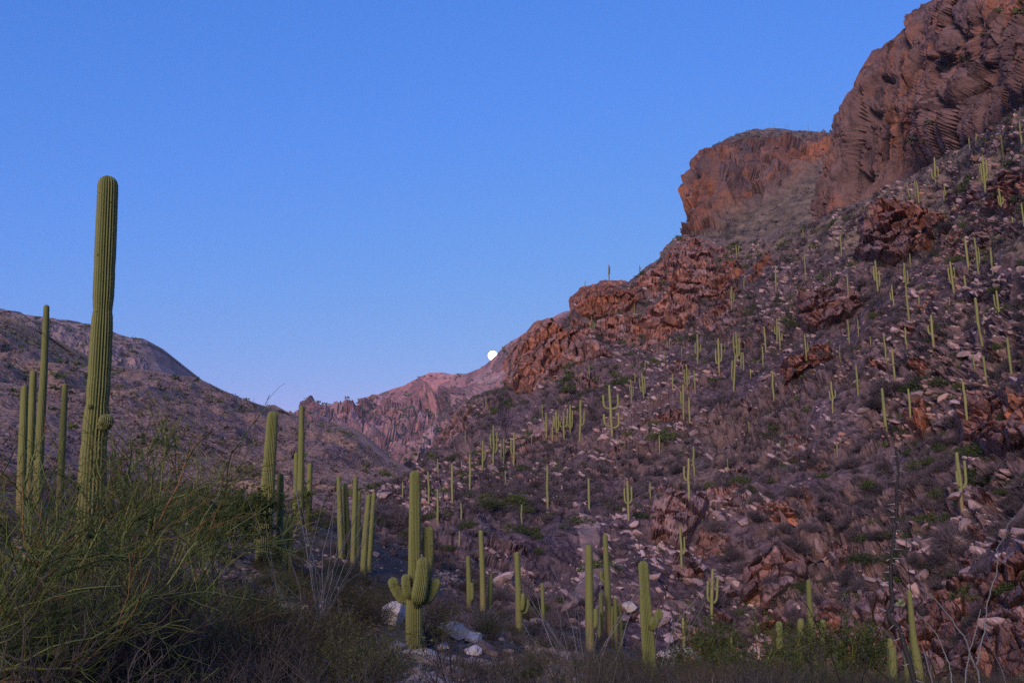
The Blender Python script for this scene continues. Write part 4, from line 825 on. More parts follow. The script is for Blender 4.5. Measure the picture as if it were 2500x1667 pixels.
# small scree
P, Nn = scatter(HG, 60000, 55, 420)
dens = fbm(P, 16, 3, 201) + 0.5 * fbm(P, 5, 2, 203)
P = P[(dens + rng.normal(0, 0.25, len(P))) > 0.05]
u_, v_, _y = proj(P); P = P[(u_ > -60) & (u_ < 2560) & (v_ > 0) & (v_ < 1720)][:13500]
S = np.exp(rng.normal(math.log(0.26), 0.6, len(P)).clip(-9, 0.0)); Rm = np.einsum('ij,njk->nik', bedR, np.einsum('nij,njk->nik', rotz(rng.uniform(0, 6.3, len(P))), np.eye(3) + 0.35 * (rand_rot(len(P)) - np.eye(3))))
joined('scree', [pebble(k) for k in range(14)],
       P, S, Rm, M['rock'], 'loose pink scree scattered over the hillside', 'scree', tint=0.15 + 0.45 * fbm(P, 12, 2, 207))
Pg = np.stack([rng.uniform(-60, 40, 60000), rng.uniform(9, 115, 60000)], -1); Pg = np.concatenate([Pg, ground_z(Pg[:, 0], Pg[:, 1])[:, None]], 1)
u_, v_, _y = proj(Pg); Pg = Pg[(u_ > -40) & (u_ < 2540) & (v_ < 1700)]; Pg = Pg[fbm(Pg, 7, 3, 205) + rng.normal(0, 0.3, len(Pg)) > 0.1]; Pg = Pg[visible(Pg, 1.5, 0.2)][:4500]
joined('gravel', [(lambda a: (a[0] * np.array([1.0, 0.8, 0.55]) * (0.8 + 0.4 * np.random.default_rng(k).random((12, 1))), a[1]))(ico(1)) for k in range(8)], Pg, np.exp(rng.normal(math.log(0.13), 0.6, len(Pg))).clip(0.03, 0.5), rotz(rng.uniform(0, 6.3, len(Pg))), M['boulder'], 'stones and gravel strewn over the near ground', 'gravel', tint=0 * Pg[:, 0] + 0.1)
# boulders, one object each
BOULD = [mesh_data('boulder', *(lambda a: (a[0], [a[1]]))(rock_mesh(3, 400 + k, 0.8)), M['rock'], None, False) for k in range(10)]
P, Nn = scatter(HG, 13000, 60, 330)
dens = fbm(P, 16, 3, 201); P = P[dens > -0.1]; P = P[visible(P)]
size = np.exp(rng.normal(math.log(0.60), 0.38, len(P))).clip(0.3, 1.35); ok_ = clear_of_saguaros(P, size * 0.7); P, size = P[ok_], size[ok_]; sp = size / P[:, 1]; o_ = np.argsort(-sp)
for i in o_[:285]:
    b = bpy.data.objects.new('boulder', BOULD[rng.integers(10)]); COL.objects.link(b); b.location = P[i] - [0, 0, size[i] * 0.1]
    b.rotation_euler = (rng.normal(0, 0.2), R(25) + rng.normal(0, 0.15), rng.uniform(-0.6, 0.6) + math.pi * rng.integers(2)); b.scale = (size[i] * rng.uniform(0.9, 1.4), size[i], size[i] * rng.uniform(0.7, 1.2))
    tag(b, 'angular pinkish boulder lying among scree on the hillside', 'boulder', 'boulders strewn over the hillside')
rest = o_[285:2300]
joined('rubble', [rock_mesh(2, 500 + k, 0.8) for k in range(6)], P[rest], size[rest], np.einsum('ij,njk->nik', bedR, rotz(rng.uniform(-0.6, 0.6, len(rest)))), M['rock'], 'broken rock rubble between the hillside shrubs', 'rubble', tint=0.15 + 0.4 * fbm(P[rest], 12, 2, 207))
# named boulders near the five-armed saguaro
def stone(label, u, v, w, h, Y, seed, rot=(0, 0, 0), group=None, flat=1.0, mat='stone', dy=1.0):
    h_, _ = hit(u, v + 0.35 * h)
    if h_ is not None and 0.45 * Y < h_.y < 2.0 * Y: Y = h_.y + 0.2
    c = pt(u, v, Y); px = Y / FPX; V, F = rock_mesh(4, seed, flat); ex = np.abs(V).max(0)
    V = V / ex * np.array([w / 2 * px, w / 2 * px * dy, h / 2 * px])
    o = obj('stone', mesh_data('stone', V, [F], M[mat], None, False), loc=c); o.rotation_euler = rot
    return tag(o, label, 'boulder', group)
stone('flat-topped pale block boulder right of the five-armed saguaro', 1117, 1541, 92, 46, 29.5, 611, (0.05, 0.06, 0.3), flat=1.2)
stone('small brown wedge boulder against the flat-topped block', 1157, 1558, 50, 34, 29, 612, (0, 0.2, 0.5))
stone('rounded pale boulder half hidden left of the five-armed saguaro', 963, 1502, 62, 70, 33, 613, (0.1, 0, 0.2))
stone('white-topped boulder by the young saguaro cluster', 1537, 1482, 44, 30, 62, 614)
stone('low brown slab at the foot of the five-armed saguaro', 1038, 1597, 66, 30, 25, 615, (0, 0.15, 0.2))
stone('bluish grey slab under the left thicket', 25, 1395, 90, 40, 16, 616, (0, 0.3, 0.2))
stone('small bluish stone below the left thicket slab', 130, 1440, 60, 30, 15, 617)
for k, (u, v, w, h, Y) in enumerate(((890, 1648, 42, 26, 20), (1082, 1578, 40, 24, 26), (1155, 1590, 44, 26, 25), (790, 1480, 40, 34, 40), (820, 1440, 30, 20, 45), (745, 1485, 36, 26, 38), (942, 1655, 30, 20, 18), (985, 1650, 36, 18, 18), (372, 1300, 40, 26, 34), (470, 1310, 30, 24, 36), (260, 1320, 34, 24, 30), (1280, 1640, 40, 22, 22), (1380, 1600, 30, 18, 30), (700, 1580, 40, 26, 20), (1635, 1600, 40, 24, 45), (1680, 1590, 30, 22, 46))):
    stone('small weathered stone lying between the foreground shrubs', u, v, w, h, Y, 620 + k, (rng.normal(0, 0.2), rng.normal(0, 0.2), rng.uniform(0, 3)), 'foreground stones')

# ------------------------------------------------------------------ hillside and far scrub
def tri_tuft(n, h, spread, w, up=0.5, leaf=False, seed=0):
    r = np.random.default_rng(seed); d = r.normal(0, 1, (n, 3)); d[:, 2] = np.abs(d[:, 2]) + up; d /= np.linalg.norm(d, axis=1, keepdims=True)
    if leaf:
        rad = r.random(n) ** 0.4; c = d * rad[:, None] * np.array([spread, spread, h]); l = r.uniform(0.6, 1.3, (n, 1)) * w
        a = r.normal(0, 1, (n, 3)); a /= np.linalg.norm(a, axis=1, keepdims=True); b = r.normal(0, 1, (n, 3)); b /= np.linalg.norm(b, axis=1, keepdims=True)
        V = np.stack([c, c + a * l, c + b * l], 1)
    else:
        tip = d * np.array([spread, spread, h]) * r.uniform(0.7, 1.1, (n, 1)); t0 = r.choice([0.0, 0.35, 0.6], n)[:, None]
        root = tip * t0 + r.normal(0, 0.06, (n, 3)) * (t0 > 0) * 2; tip = tip + r.normal(0, 0.16, (n, 3)) * (t0 > 0)
        s_ = np.cross(tip - root, r.normal(0, 1, (n, 3))); s_ /= np.linalg.norm(s_, axis=1, keepdims=True) + 1e-9
        V = np.stack([root - s_ * w, root + s_ * w, tip], 1)
    V[..., 2] = np.maximum(V[..., 2], -0.1)
    return V.reshape(-1, 3), np.arange(n * 3).reshape(-1, 3)
P, Nn = scatter(HG, 26000, 58, 430); dens = fbm(P, 15, 3, 221); P = P[(dens + rng.normal(0, 0.35, len(P))) > -0.12]
u_, v_, _y = proj(P); P = P[(u_ > -60) & (u_ < 2560) & (v_ > 0) & (v_ < 1740)]; P = P[visible(P, 4.0)]
size = np.exp(rng.normal(math.log(0.9), 0.32, len(P))); ok_ = clear_of_saguaros(P, size); P, size = P[ok_], size[ok_]; o_ = np.argsort(-size / P[:, 1])
GS = [mesh_data('bare_shrub', *(lambda a: (a[0], [a[1]]))(tri_tuft(520, 1.0, 1.0, 0.016, 0.35, seed=700 + k)), M['gray_twig'], None, False) for k in range(6)]
for m in GS:
    m.attributes.new('tint', 'FLOAT_COLOR', 'POINT')
for i in o_[:290]:
    b = bpy.data.objects.new('bare_shrub', GS[rng.integers(6)]); COL.objects.link(b); b.location = P[i]; b.rotation_euler = (0, 0, rng.uniform(0, 6.3)); s_ = size[i]; b.scale = (s_ * rng.uniform(0.9, 1.3), s_, s_ * rng.uniform(0.8, 1.1))
    tag(b, 'leafless grey-purple shrub growing among rocks on the hillside', 'shrub', 'bare shrubs on the hillside')
rest = o_[290:4900]
joined('hillside_scrub', [tri_tuft(64, 1.0, 1.0, 0.046, 0.35, seed=720 + k) for k in range(8)], P[rest], size[rest], rotz(rng.uniform(0, 6.3, len(rest))), M['gray_twig'], 'grey leafless scrub covering the hillside', 'scrub')
Pg = np.stack([rng.uniform(-70, 30, 9000), rng.uniform(30, 120, 9000)], -1); Pg = np.concatenate([Pg, ground_z(Pg[:, 0], Pg[:, 1])[:, None]], 1); Pg = Pg[fbm(Pg, 9, 3, 223) > -0.25]; Pg = Pg[visible(Pg, 2.0)][:1000]
joined('valley_scrub', [tri_tuft(100, 1.0, 1.0, 0.026, 0.35, seed=730 + k) for k in range(6)], Pg, np.exp(rng.normal(math.log(0.6), 0.3, len(Pg))), rotz(rng.uniform(0, 6.3, len(Pg))), M['gray_twig'], 'grey scrub on the valley floor behind the thicket', 'scrub')
P, Nn = scatter(HG, 4200, 58, 430); dens = fbm(P, 20, 3, 231); P = P[(dens + rng.normal(0, 0.3, len(P))) > 0.12]; P = P[visible(P, 4.0)]
size = np.exp(rng.normal(math.log(0.85), 0.4, len(P))).clip(0.4, 2.2); ok_ = clear_of_saguaros(P, size); P, size = P[ok_], size[ok_]; o_ = np.argsort(-size / P[:, 1])
LS = [mesh_data('green_bush', *(lambda a: (a[0], [a[1]]))(tri_tuft(800, 1.0, 1.1, 0.13, 0.25, True, seed=740 + k)), M['green_leaf'], None, False) for k in range(5)]
for i in o_[:200]:
    b = bpy.data.objects.new('green_bush', LS[rng.integers(5)]); COL.objects.link(b); b.location = P[i]; b.rotation_euler = (0, 0, rng.uniform(0, 6.3)); s_ = size[i]; b.scale = (s_ * rng.uniform(0.9, 1.4), s_, s_ * rng.uniform(0.7, 1.0))
    tag(b, 'dark green rounded bush growing on the rocky hillside', 'bush', 'green bushes on the hillside')
rest = o_[200:]
joined('green_scrub', [tri_tuft(90, 1.0, 1.1, 0.29, 0.25, True, seed=760 + k) for k in range(5)], P[rest], size[rest], rotz(rng.uniform(0, 6.3, len(rest))), M['green_leaf'], 'small dark green scrub dotted over the hillside', 'scrub')
def far_scrub(name, sheetname, nu, nv, n, s0, label, mat, ymin, ymax, seed, thr=0.0, leaf=True):
    P, _n = scatter(sheet_grid(sheetname, nu, nv), n, ymin, ymax); P = P[np.abs(_n[:, 2]) > (0.6 if sheetname == 'mesa' else 0.35 if sheetname == 'cliff' else 0.1)]; P = P[(fbm(P, 90 if ymax > 1500 else 40, 4, seed) + rng.normal(0, 0.35, len(P))) > thr]
    u, v, _ = proj(P); P = P[(u > -40) & (u < 2540) & (v < 1300)]
    joined(name, [tri_tuft(11, 0.9, 1.0, 0.9, 0.2, True, seed=780 + k) for k in range(4)], P, np.exp(rng.normal(math.log(s0), 0.35, len(P))), rotz(rng.uniform(0, 6.3, len(P))), mat, label, 'scrub')
far_scrub('left_hill_scrub', 'left_hill', 350, 190, 15000, 0.75, 'dark scrub speckling the dry left hill', M['hill_scrub'], 150, 900, 241, -0.1)
far_scrub('left_hill_bushes', 'left_hill', 350, 190, 2600, 1.3, 'dark green bushes dotted over the dry left hill', M['green_leaf'], 230, 900, 243, 0.1)
far_scrub('ridge_scrub', 'rocky_ridge', 240, 90, 4600, 2.0, 'dark scrub on the rocky ridge behind the left hill', M['green_leaf'], 900, 2000, 245, -0.15)
far_scrub('mountain_trees', 'far_mountain', 330, 180, 7500, 3.6, 'dark trees dotted over the far mountain', M['green_leaf'], 1300, 4000, 247, 0.1)
far_scrub('mesa_scrub', 'mesa', 250, 180, 3000, 1.1, 'dark scrub over the mesa and its grassy shelf', M['gray_twig'], 300, 1000, 249, 0.0)
far_scrub('cliff_scrub', 'cliff', 300, 300, 1000, 0.8, 'scrub clinging to ledges of the big cliff', M['green_leaf'], 100, 500, 251, 0.25)

# ------------------------------------------------------------------ foreground plants
def grow(st, d, ln, k, jit, bend=(0, 0, 0)):
    n = len(st); P = np.empty((n, k, 3)); P[:, 0] = st; d = d / (np.linalg.norm(d, axis=1, keepdims=True) + 1e-9); s_ = (np.asarray(ln) / (k - 1))
    for i in range(1, k):
        d = d + rng.normal(0, jit, (n, 3)) + np.array(bend); d /= np.linalg.norm(d, axis=1, keepdims=True); P[:, i] = P[:, i - 1] + d * s_[:, None]
    return P
def kids(P, per, tmin, ang, up=0.0):
    n, k, _ = P.shape; i = np.repeat(np.arange(n), per); t = rng.uniform(tmin, 1.0, len(i)) * (k - 1); a = np.minimum(t.astype(int), k - 2); f = (t - a)[:, None]
    st = P[i, a] * (1 - f) + P[i, a + 1] * f; tg = P[i, a + 1] - P[i, a]; tg /= np.linalg.norm(tg, axis=1, keepdims=True) + 1e-9
    r = rng.normal(0, 1, st.shape); r -= (r * tg).sum(1, keepdims=True) * tg; r /= np.linalg.norm(r, axis=1, keepdims=True) + 1e-9
    an = rng.uniform(ang * 0.6, ang * 1.3, (len(i), 1)); d = np.cos(an) * tg + np.sin(an) * r; d[:, 2] += up
    return st, d
def taper(n, k, r0, r1): return np.broadcast_to(np.linspace(r0, r1, k), (n, k)) * rng.uniform(0.8, 1.2, (n, 1))
def palo_verde(label, base, limbs, lens, scale=1.0, per=(7, 7, 7), up=0.05, fine=1.0, leaf=0):
    base = np.array(base, float); root = empty('palo_verde_tree', base); tag(root, label, 'tree')
    d = np.array(limbs, float); L0 = grow(np.zeros((len(d), 3)), d, np.array(lens) * scale, 9, 0.13, (0, 0, 0.02))
    mb = MB(); V, F = tubes(L0, taper(len(L0), 9, 0.042 * scale, 0.006 * scale), 7); mb.add(V, F, (0.2, 0, 0)); obj('trunk', mb.data('trunk', M['palo_bark']), root)
    s1, d1 = kids(L0, per[0], 0.2, 0.75, up); L1 = grow(s1, d1, rng.uniform(0.7, 1.3, len(s1)) * scale, 7, 0.14, (0, 0, 0.02))
    s2, d2 = kids(L1, per[1], 0.1, 0.7, up); L2 = grow(s2, d2, rng.uniform(0.35, 0.8, len(s2)) * scale, 6, 0.16, (0, 0, 0.01))
    s3, d3 = kids(L2, per[2], 0.05, 0.65, up); L3 = grow(s3, d3, rng.uniform(0.12, 0.38, len(s3)) * scale, 4, 0.18)
    mb = MB()
    for Lk, r0, r1, k in ((L1, 0.015 * scale, 0.007 * scale, 7), (L2, 0.006 * scale * fine, 0.0035 * scale * fine, 6), (L3, 0.0032 * scale * fine, 0.0018 * scale * fine, 4)):
        V, F = tubes(Lk, taper(len(Lk), k, r0, r1), 3); t = np.repeat(np.where(rng.random(len(Lk)) < 0.08, 0.95, 0.85 * rng.random(len(Lk)) ** 2.4), k * 3); mb.add(V, F, np.stack([t, t, t], -1))
    c = obj('crown', mb.data('crown', M['palo_twig']), root)
    if leaf:
        tp = L3[rng.integers(0, len(L3), leaf), rng.integers(1, 4, leaf)]; a = rng.normal(0, 1, (leaf, 3)); b = rng.normal(0, 1, (leaf, 3)); z = 0.030 * scale
        V = np.stack([tp, tp + a * z, tp + b * z], 1).reshape(-1, 3)
        obj('leaves', mesh_data('leaves', V, [np.arange(leaf * 3).reshape(-1, 3)], M['green_leaf'], np.repeat(rng.random((leaf, 1)), 3, 0).repeat(3, 1), False), c)['kind'] = 'stuff'
    return root
def gz(x, y): return float(ground_z(np.array([x]), np.array([y]))[0])
def at(uD, Y): return (uD * K - 1250) / FPX * Y / CP
palo_verde('sprawling green-twigged palo verde with thick horizontal limbs', (-4.3, 7.0, gz(-4.3, 7) + 0.25), [(1, 0.35, 0.12), (1, 0.15, 0.02), (0.9, 0.5, 0.3), (0.7, 0.2, 0.25), (0.8, -0.2, 0.0), (0.5, 0.6, 0.3)], [1.7, 2.0, 1.7, 1.3, 1.9, 1.3], 0.85, (7, 7, 7), 0.02)
palo_verde('tangled palo verde wrapped round the tall saguaro trunk', (-6.3, 14.0, gz(-6.3, 14) - 0.05), [(0.6, 0, 0.9), (-0.7, 0.2, 0.9), (0.1, 0.5, 1), (0.9, -0.3, 0.6), (-0.9, -0.2, 0.5), (0.2, -0.6, 0.9)], [1.6, 1.7, 1.8, 2.0, 2.0, 1.5], 1.25, (8, 8, 8), 0.03)
palo_verde('wispy upright palo verde behind the thicket', (at(330, 21), 21, gz(at(330, 21), 21)), [(0.2, 0, 1), (-0.3, 0.2, 1), (0.5, 0, 1), (0.1, -0.4, 1)], [1.7, 1.6, 1.5, 1.3], 1.45, (6, 6, 6), 0.12, 1.1)
palo_verde('thin green wand-like palo verde before the left hill', (at(425, 26), 26, gz(at(425, 26), 26)), [(0.05, 0, 1), (0.2, 0.2, 1), (-0.15, 0, 1)], [2.0, 1.8, 1.6], 1.15, (5, 6, 6), 0.3, 1.1)
palo_verde('low palo verde spreading under the thicket limbs', (-4.0, 10.2, gz(-4.0, 10.2)), [(1, 0, 0.35), (0.7, 0.5, 0.4), (-0.3, 0.2, 0.7), (0.8, -0.3, 0.25), (-0.9, -0.1, 0.5)], [1.3, 1.3, 1.0, 1.3, 1.4], 0.85, (8, 7, 7), 0.03)
palo_verde('dense dark green tree left of the stout saguaro column', (at(548, 46), 46, gz(at(548, 46), 46)), [(0.4, 0, 1), (-0.5, 0.2, 1), (0, 0.5, 1), (0.9, 0, 0.8), (-0.9, 0, 0.8)], [2.0, 2.0, 2.1, 1.7, 1.7], 1.35, (7, 6, 5), 0.1, 1.6, 34000)
palo_verde('dark green tree filling the gap below the slim tall saguaro', (at(690, 75), 75, gz(at(690, 75), 75)), [(0.4, 0, 1), (-0.5, 0.2, 1), (0.9, 0, 0.7), (-0.9, 0, 0.7)], [2.0, 2.0, 2.0, 2.0], 1.3, (6, 6, 5), 0.1, 2.0, 12000)
palo_verde('grey-green bush wrapped round the stubby ravine saguaros', (at(1880, 34), 34, gz(at(1880, 34), 34)), [(0.5, 0, 0.8), (-0.5, 0.2, 0.8), (0, -0.5, 1), (0.9, 0, 0.4), (-0.9, 0, 0.4)], [1.2, 1.2, 1.3, 1.2, 1.2], 1.3, (7, 6, 6), 0.1, 1.3, 14000)
palo_verde('low grey-green tree left of the stubby ravine saguaros', (at(1690, 30), 30, gz(at(1690, 30), 30)), [(0.6, 0, 0.6), (-0.6, 0.2, 0.6), (0, -0.5, 0.8), (1, 0, 0.3), (-1, 0, 0.3)], [1.3, 1.3, 1.2, 1.4, 1.4], 1.2, (7, 6, 6), 0.08, 1.2, 11000)

# shared foreground shrub kinds: stems + foliage
def shrub_kind(seed, nst, h, fan, leafmat, leaves, lsize, twigmat, per=(4, 3), r=0.006):
    global rng
    keep = rng; rng = np.random.default_rng(seed)
    d = rng.normal(0, 1, (nst, 3)); d[:, 2] = np.abs(d[:, 2]) * 0.6 + 1.0 / fan
    L0 = grow(rng.normal(0, 0.06, (nst, 3)) * [1, 1, 0], d, rng.uniform(0.6, 1.1, nst) * h, 6, 0.12)
    s1, d1 = kids(L0, per[0], 0.25, 0.6, 0.1); L1 = grow(s1, d1, rng.uniform(0.2, 0.5, len(s1)) * h, 4, 0.14)
    s2, d2 = kids(L1, per[1], 0.2, 0.6, 0.1); L2 = grow(s2, d2, rng.uniform(0.08, 0.22, len(s2)) * h, 3, 0.12)
    mb = MB()
    for Lk, r0, r1, k in ((L0, r, r * 0.5, 6), (L1, r * 0.5, r * 0.3, 4), (L2, r * 0.35, r * 0.22, 3)):
        V, F = tubes(Lk, taper(len(Lk), k, r0, r1), 3); mb.add(V, F, np.repeat(rng.random(len(Lk)) * 0.5, k * 3)[:, None].repeat(3, 1))
    stems = mb.data('stems', M[twigmat]); fol = None
    if leaves:
        src = np.concatenate([L2.reshape(-1, 3), L1[:, 2:].reshape(-1, 3)]); tp = src[rng.integers(0, len(src), leaves)] + rng.normal(0, 0.015, (leaves, 3)); a = rng.normal(0, 1, (leaves, 3)); b = rng.normal(0, 1, (leaves, 3))
        V = np.stack([tp, tp + a * lsize, tp + b * lsize], 1).reshape(-1, 3)
        fol = mesh_data('foliage', V, [np.arange(leaves * 3).reshape(-1, 3)], M[leafmat], np.repeat(rng.random(leaves) * 0.6, 3)[:, None].repeat(3, 1), False)
    rng = keep
    return stems, fol
KINDS = {'twig': [shrub_kind(900 + k, 46, 0.9, 1.0, None, 0, 0, 'near_twig', (5, 4), 0.008) for k in range(3)],
         'dark': [shrub_kind(910 + k, 46, 0.9, 0.9, 'green_leaf', 4600, 0.0135, 'wood') for k in range(3)],
         'olive': [shrub_kind(920 + k, 50, 0.9, 0.8, 'olive_leaf', 5000, 0.013, 'wood') for k in range(3)]}
KLAB = {'twig': ('bare_bush', 'leafless grey twiggy bush in the foreground brush', 'bare bushes in the foreground'), 'dark': ('creosote_bush', 'dark green small-leaved bush in the foreground brush', 'dark green bushes in the foreground'),
        'olive': ('bursage_bush', 'olive-brown small-leaved bush in the foreground brush', 'olive-brown bushes in the foreground')}
def bush(kind, x, y, s_, label=None):
    nm, lab, grp = KLAB[kind]; st, fo = KINDS[kind][rng.integers(3)]
    o = empty(nm, (x, y, gz(x, y) - 0.03)); o.rotation_euler = (0, 0, rng.uniform(0, 6.3)); o.scale = (s_ * rng.uniform(0.9, 1.25), s_ * rng.uniform(0.9, 1.25), s_ * rng.uniform(0.85, 1.1))
    tag(o, label or lab, 'bush', None if label else grp); obj('stems', st, o)
    if fo: obj('foliage', fo, o)
for uD, Y, kind, s_, lab in ((815, 20, 'olive', 1.25, 'large rounded olive-brown bush left of the five-armed saguaro'), (985, 27.5, 'dark', 1.25, 'dark bush tucked behind the trunk of the five-armed saguaro'), (1130, 30.5, 'dark', 0.9, 'small green bush right of the flat-topped block boulder'), (880, 31, 'twig', 0.6, 'bare bush before the rounded pale boulder')):
    bush(kind, at(uD, Y), Y, s_, lab)
def bush_limit(uD): return float(np.interp(uD, [-100, 300, 560, 700, 830, 865, 1150, 1250, 1500, 1600, 2400], [1330, 1370, 1420, 1470, 1500, 1575, 1585, 1560, 1590, 1600, 1640]))
n = 0; spots = []
for tries in range(20000):
    if n >= 290: break
    Y = 6.5 + 62 * rng.random() ** 1.35; uD = rng.uniform(-60, 2420); x = at(uD, Y)
    if Y > 30 and uD > 1250: continue
    if abs(uD - 951) < 45 and Y < 26.5 and Y > 9: continue
    if 985 < uD < 1130 and 20 < Y < 30: continue
    z = gz(x, Y); zl = CAMZ - (bush_limit(uD) - 1218.5) / FPX * Y; sc = min(rng.uniform(0.55, 1.15), (zl - z) / 0.95)
    if Y > 33 and uD > 600: sc = rng.uniform(0.5, 1.0)
    u, v, _ = proj(np.array([x, Y, z + 0.8 * sc]))
    if sc < 0.28 or v < 1230 or v > 1760: continue
    if any((x - a) ** 2 + (Y - b) ** 2 < (0.45 + 0.01 * Y) ** 2 for a, b in spots): continue
    spots.append((x, Y)); n += 1
    kind = rng.choice(['twig', 'dark', 'olive'], p=[0.22, 0.36, 0.42] if uD > 600 else [0.25, 0.55, 0.2]); bush('twig' if Y < 9.0 else kind, x, Y, sc)
for k in range(46):                                         # brush on the bare rise behind the ocotillo
    uD, Y = rng.uniform(620, 925), rng.uniform(33, 66)
    bush(str(rng.choice(['dark', 'olive', 'twig'], p=[0.45, 0.25, 0.3])), at(uD, Y), Y, rng.uniform(0.6, 1.15))
# dry grass
nb = 9000; mb = MB(); cx = []
for k in range(150):
    Y = 6.5 + 30 * rng.random() ** 1.4; uD = rng.choice([rng.uniform(560, 820), rng.uniform(-40, 2400)], p=[0.55, 0.45]); x = at(uD, Y); cx.append((x, Y, gz(x, Y)))
cx = np.array(cx)[rng.integers(0, 150, nb)]; b0 = cx + rng.normal(0, 0.12, (nb, 3)) * [1, 1, 0]; tip = b0 + np.stack([rng.normal(0, 0.16, nb), rng.normal(0, 0.16, nb), rng.uniform(0.2, 0.55, nb)], -1)
w = rng.normal(0, 1, (nb, 3)) * [1, 1, 0]; w /= np.linalg.norm(w, axis=1, keepdims=True); V = np.stack([b0 - w * 0.0035, b0 + w * 0.0035, tip], 1)
mb.add(V.reshape(-1, 3), np.arange(nb * 3).reshape(-1, 3), np.repeat(rng.random(nb), 3)[:, None].repeat(3, 1)); tag(obj('dry_grass', mb.data('dry_grass', M['grass'], False)), 'pale dry grass tufts between the foreground bushes', 'grass', kind='stuff')

# ocotillos
def ocotillo(label, base, canes, mat='cane', r0=0.014, thorn=0.022, gap=0.05, group=None, jit=0.005):
    """canes: list of point lists (world)"""
    base = np.array(base, float); root = empty('ocotillo', base); tag(root, label, 'ocotillo', group)
    for c in canes:
        rr0 = r0
        if isinstance(c, tuple): c, rr0 = c
        q, L = resample(np.array(c, float), max(10, int(5 + len(c) * 4))); q = q + np.cumsum(rng.normal(0, jit, q.shape), 0) * min(1.5, L); k = len(q)
        V, F = tubes((q - base)[None], np.linspace(rr0, rr0 * 0.45, k)[None], 6 if rr0 > 0.02 else 4); mb = MB(); mb.add(V, F, (rng.random() * 0.5, 0, 0)); co = obj('cane', mb.data('cane', M[mat]), root)
        if thorn:
            nt = int(L / gap); t = np.linspace(0.05, 0.98, nt) * (k - 1); i = np.minimum(t.astype(int), k - 2); f = (t - i)[:, None]; p = (q - base)[i] * (1 - f) + (q - base)[i + 1] * f
            d = rng.normal(0, 1, (nt, 3)); tg = (q[i + 1] - q[i]); tg /= np.linalg.norm(tg, axis=1, keepdims=True); d -= (d * tg).sum(1, keepdims=True) * tg * 0.8; d /= np.linalg.norm(d, axis=1, keepdims=True)
            rr1 = np.linspace(rr0, rr0 * 0.45, nt)[:, None]; tp = np.stack([p + d * rr1 * 0.5, p + d * (rr1 + thorn * rng.uniform(0.6, 1.2, (nt, 1)))], 1); V, F = tubes(tp, np.broadcast_to(np.array([thorn * 0.09, thorn * 0.02]), (nt, 2)), 3)
            mb = MB(); mb.add(V, F, (0.3, 0, 0)); obj('thorns', mb.data('thorns', M['thorn']), co)['kind'] = 'stuff'
    return root
def pl(pts, Y0, Y1=None):
    p = np.array(pts, float) * K; return pix(p[:, 0], p[:, 1], np.linspace(Y0, Y1 or Y0, len(p)))
def fan(baseD, Y, tips, rr=0.012):
    out = []
    for tx, ty in tips:
        mx, my = (baseD[0] * 0.55 + tx * 0.45) + rng.normal(0, 14), (baseD[1] * 0.5 + ty * 0.5) + rng.normal(0, 12); out.append((pl([baseD, (mx, my), (tx, ty)], Y, Y + rng.normal(0, 0.5)), rr * rng.uniform(0.7, 1.2)))
    return out
b = (735, 1440)
ocotillo('dead grey ocotillo fanning up before the saguaro cluster', pl([b], 19)[0], fan(b, 19, [(648, 948), (686, 1130), (705, 1230), (742, 1130), (765, 1080), (800, 1065), (866, 1050), (880, 1108), (905, 1085), (838, 1150), (872, 1180), (640, 1330), (900, 1260), (700, 1180), (780, 1180)], 0.010))
ocotillo('straggly grey ocotillo leaning left of the five-armed saguaro', pl([(700, 1500)], 16)[0], fan((700, 1500), 16, [(560, 1130), (610, 1180), (590, 1230), (770, 1270), (800, 1230), (870, 1330), (640, 1210)], 0.009), thorn=0.015)
ocotillo('bare grey ocotillo wands spreading under the thick green saguaro', pl([(1345, 1600)], 15)[0], fan((1345, 1600), 15, [(1195, 1345), (1215, 1370), (1230, 1340), (1262, 1300), (1250, 1420), (1285, 1395), (1310, 1290), (1330, 1340), (1380, 1300), (1420, 1395), (1450, 1420), (1190, 1420), (1210, 1470), (1400, 1470), (1290, 1460), (1475, 1340), (1360, 1440)], 0.008))
ocotillo('second bare ocotillo behind the wands with tips over the slope', pl([(1500, 1590)], 20)[0], fan((1500, 1590), 20, [(1655, 1320), (1640, 1340), (1560, 1400), (1530, 1395), (1545, 1370), (1620, 1380)], 0.010), thorn=0.015)
near = pl([(2125, 1640), (2095, 1530), (2070, 1450), (2042, 1415), (2056, 1400), (2055, 1330), (2062, 1230), (2072, 1150), (2076, 1070), (2068, 1025)], 6.0, 6.2)
ocotillo('thick dark ocotillo cane studded with white thorns before the slope', near[0], [(near, 0.018)], 'dark_cane', 0.018, 0.045, 0.03, jit=0.0015)
ocotillo('blue-grey branching ocotillo canes before the red cliff', pl([(2262, 1660)], 7)[0], [(pl([(2262, 1660), (2252, 1560), (2225, 1490), (2190, 1420), (2120, 1345)], 7, 7.3), 0.009), (pl([(2240, 1530), (2250, 1480), (2260, 1400), (2268, 1330), (2262, 1262), (2285, 1215), (2300, 1195)], 7, 7.4), 0.006),
    (pl([(2150, 1600), (2130, 1540), (2110, 1480)], 7), 0.007), (pl([(2190, 1600), (2180, 1530), (2150, 1450), (2100, 1400)], 7), 0.006), (pl([(2210, 1590), (2225, 1500), (2255, 1400)], 7.1), 0.006), (pl([(2330, 1640), (2305, 1540), (2260, 1440)], 7.2), 0.005), (pl([(2150, 1650), (2050, 1470), (2000, 1420)], 7.5), 0.006)], 'cane', 0.01, 0.02)
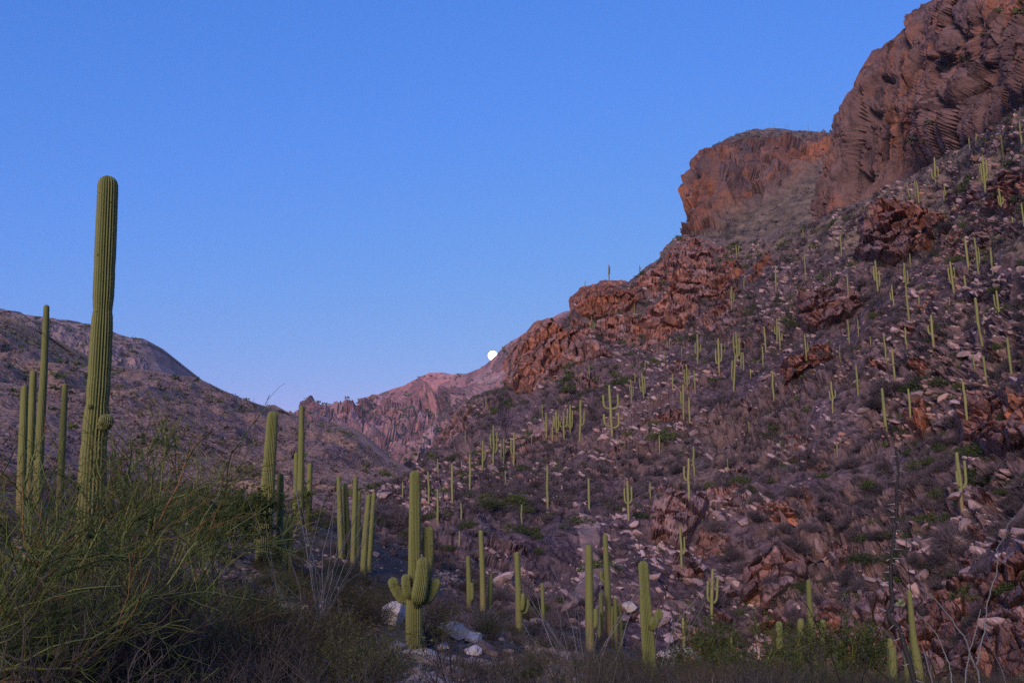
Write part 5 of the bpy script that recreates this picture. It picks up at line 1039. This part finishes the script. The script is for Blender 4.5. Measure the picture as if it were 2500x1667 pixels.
ocotillo('thin dark leaning canes crossing the red cliff', pl([(2180, 1660)], 8)[0], [(pl([(2180, 1660), (2140, 1540), (2120, 1440), (2105, 1350), (2098, 1250), (2095, 1180)], 8, 8.4), 0.006), (pl([(2120, 1650), (2040, 1560), (1960, 1480), (1880, 1460)], 8), 0.006), (pl([(1965, 1640), (1985, 1500), (2020, 1420), (2055, 1340)], 8), 0.006), (pl([(1950, 1640), (1900, 1500), (1850, 1400), (1800, 1330)], 9), 0.006), (pl([(1980, 1640), (1972, 1540), (1978, 1450)], 8.5), 0.005)], 'dark_cane', 0.006, 0.012)
# bare palo verde twigs hanging in at the left edge
ocotillo('arching bare dark twig reaching in from the left edge', pl([(-60, 760)], 6)[0], [(pl([(-60, 745), (0, 720), (40, 722), (80, 745), (115, 790)], 6), 0.0035), (pl([(-60, 770), (0, 752), (30, 760), (48, 785)], 6), 0.003)], 'dark_cane', 0.003, 0)

# prickly pears on the slope
pv, pf = ico(2)
for uN, vN in ((1913, 1063), (1906, 1085), (2070, 1465), (2330, 975), (1320, 1010), (2200, 1480)):
    h, _ = hit(uN, vN)
    if h is None: continue
    root = empty('prickly_pear', h); tag(root, 'pale green prickly pear clump low on the rocky slope', 'cactus', 'prickly pears on the slope')
    for k in range(9):
        o = obj('pad', mesh_data('pad', pv * [0.17, 0.035, 0.22] + [0, 0, 0.18], [pf], M['pad'], np.full((len(pv), 3), 0.1 * k)), root); o.location = (rng.normal(0, 0.32), rng.normal(0, 0.25), 0.02 + 0.3 * (k > 4)); o.rotation_euler = (rng.normal(0, 0.4), rng.normal(0, 0.5), rng.uniform(0, 3.1))

# ------------------------------------------------------------------ the air of the canyon
import bmesh
hb = bmesh.new(); bmesh.ops.create_cube(hb, size=1.0); hm = bpy.data.meshes.new('haze'); hb.to_mesh(hm); hb.free()
hz = obj('haze', hm, loc=(0, 300, 330)); hz.scale = (7600, 7600, 790); hz['kind'] = 'stuff'; tag(hz, 'thin blue dusk haze filling the canyon', 'haze')
hmat = bpy.data.materials.new('haze_air'); hmat.use_nodes = True; ht = hmat.node_tree; ht.nodes.clear()
pv_ = ht.nodes.new('ShaderNodeVolumePrincipled'); pv_.inputs['Color'].default_value = (0.80, 0.86, 1.0, 1); pv_.inputs['Density'].default_value = 0.00005
ho = ht.nodes.new('ShaderNodeOutputMaterial'); ht.links.new(pv_.outputs[0], ho.inputs['Volume']); hm.materials.append(hmat)
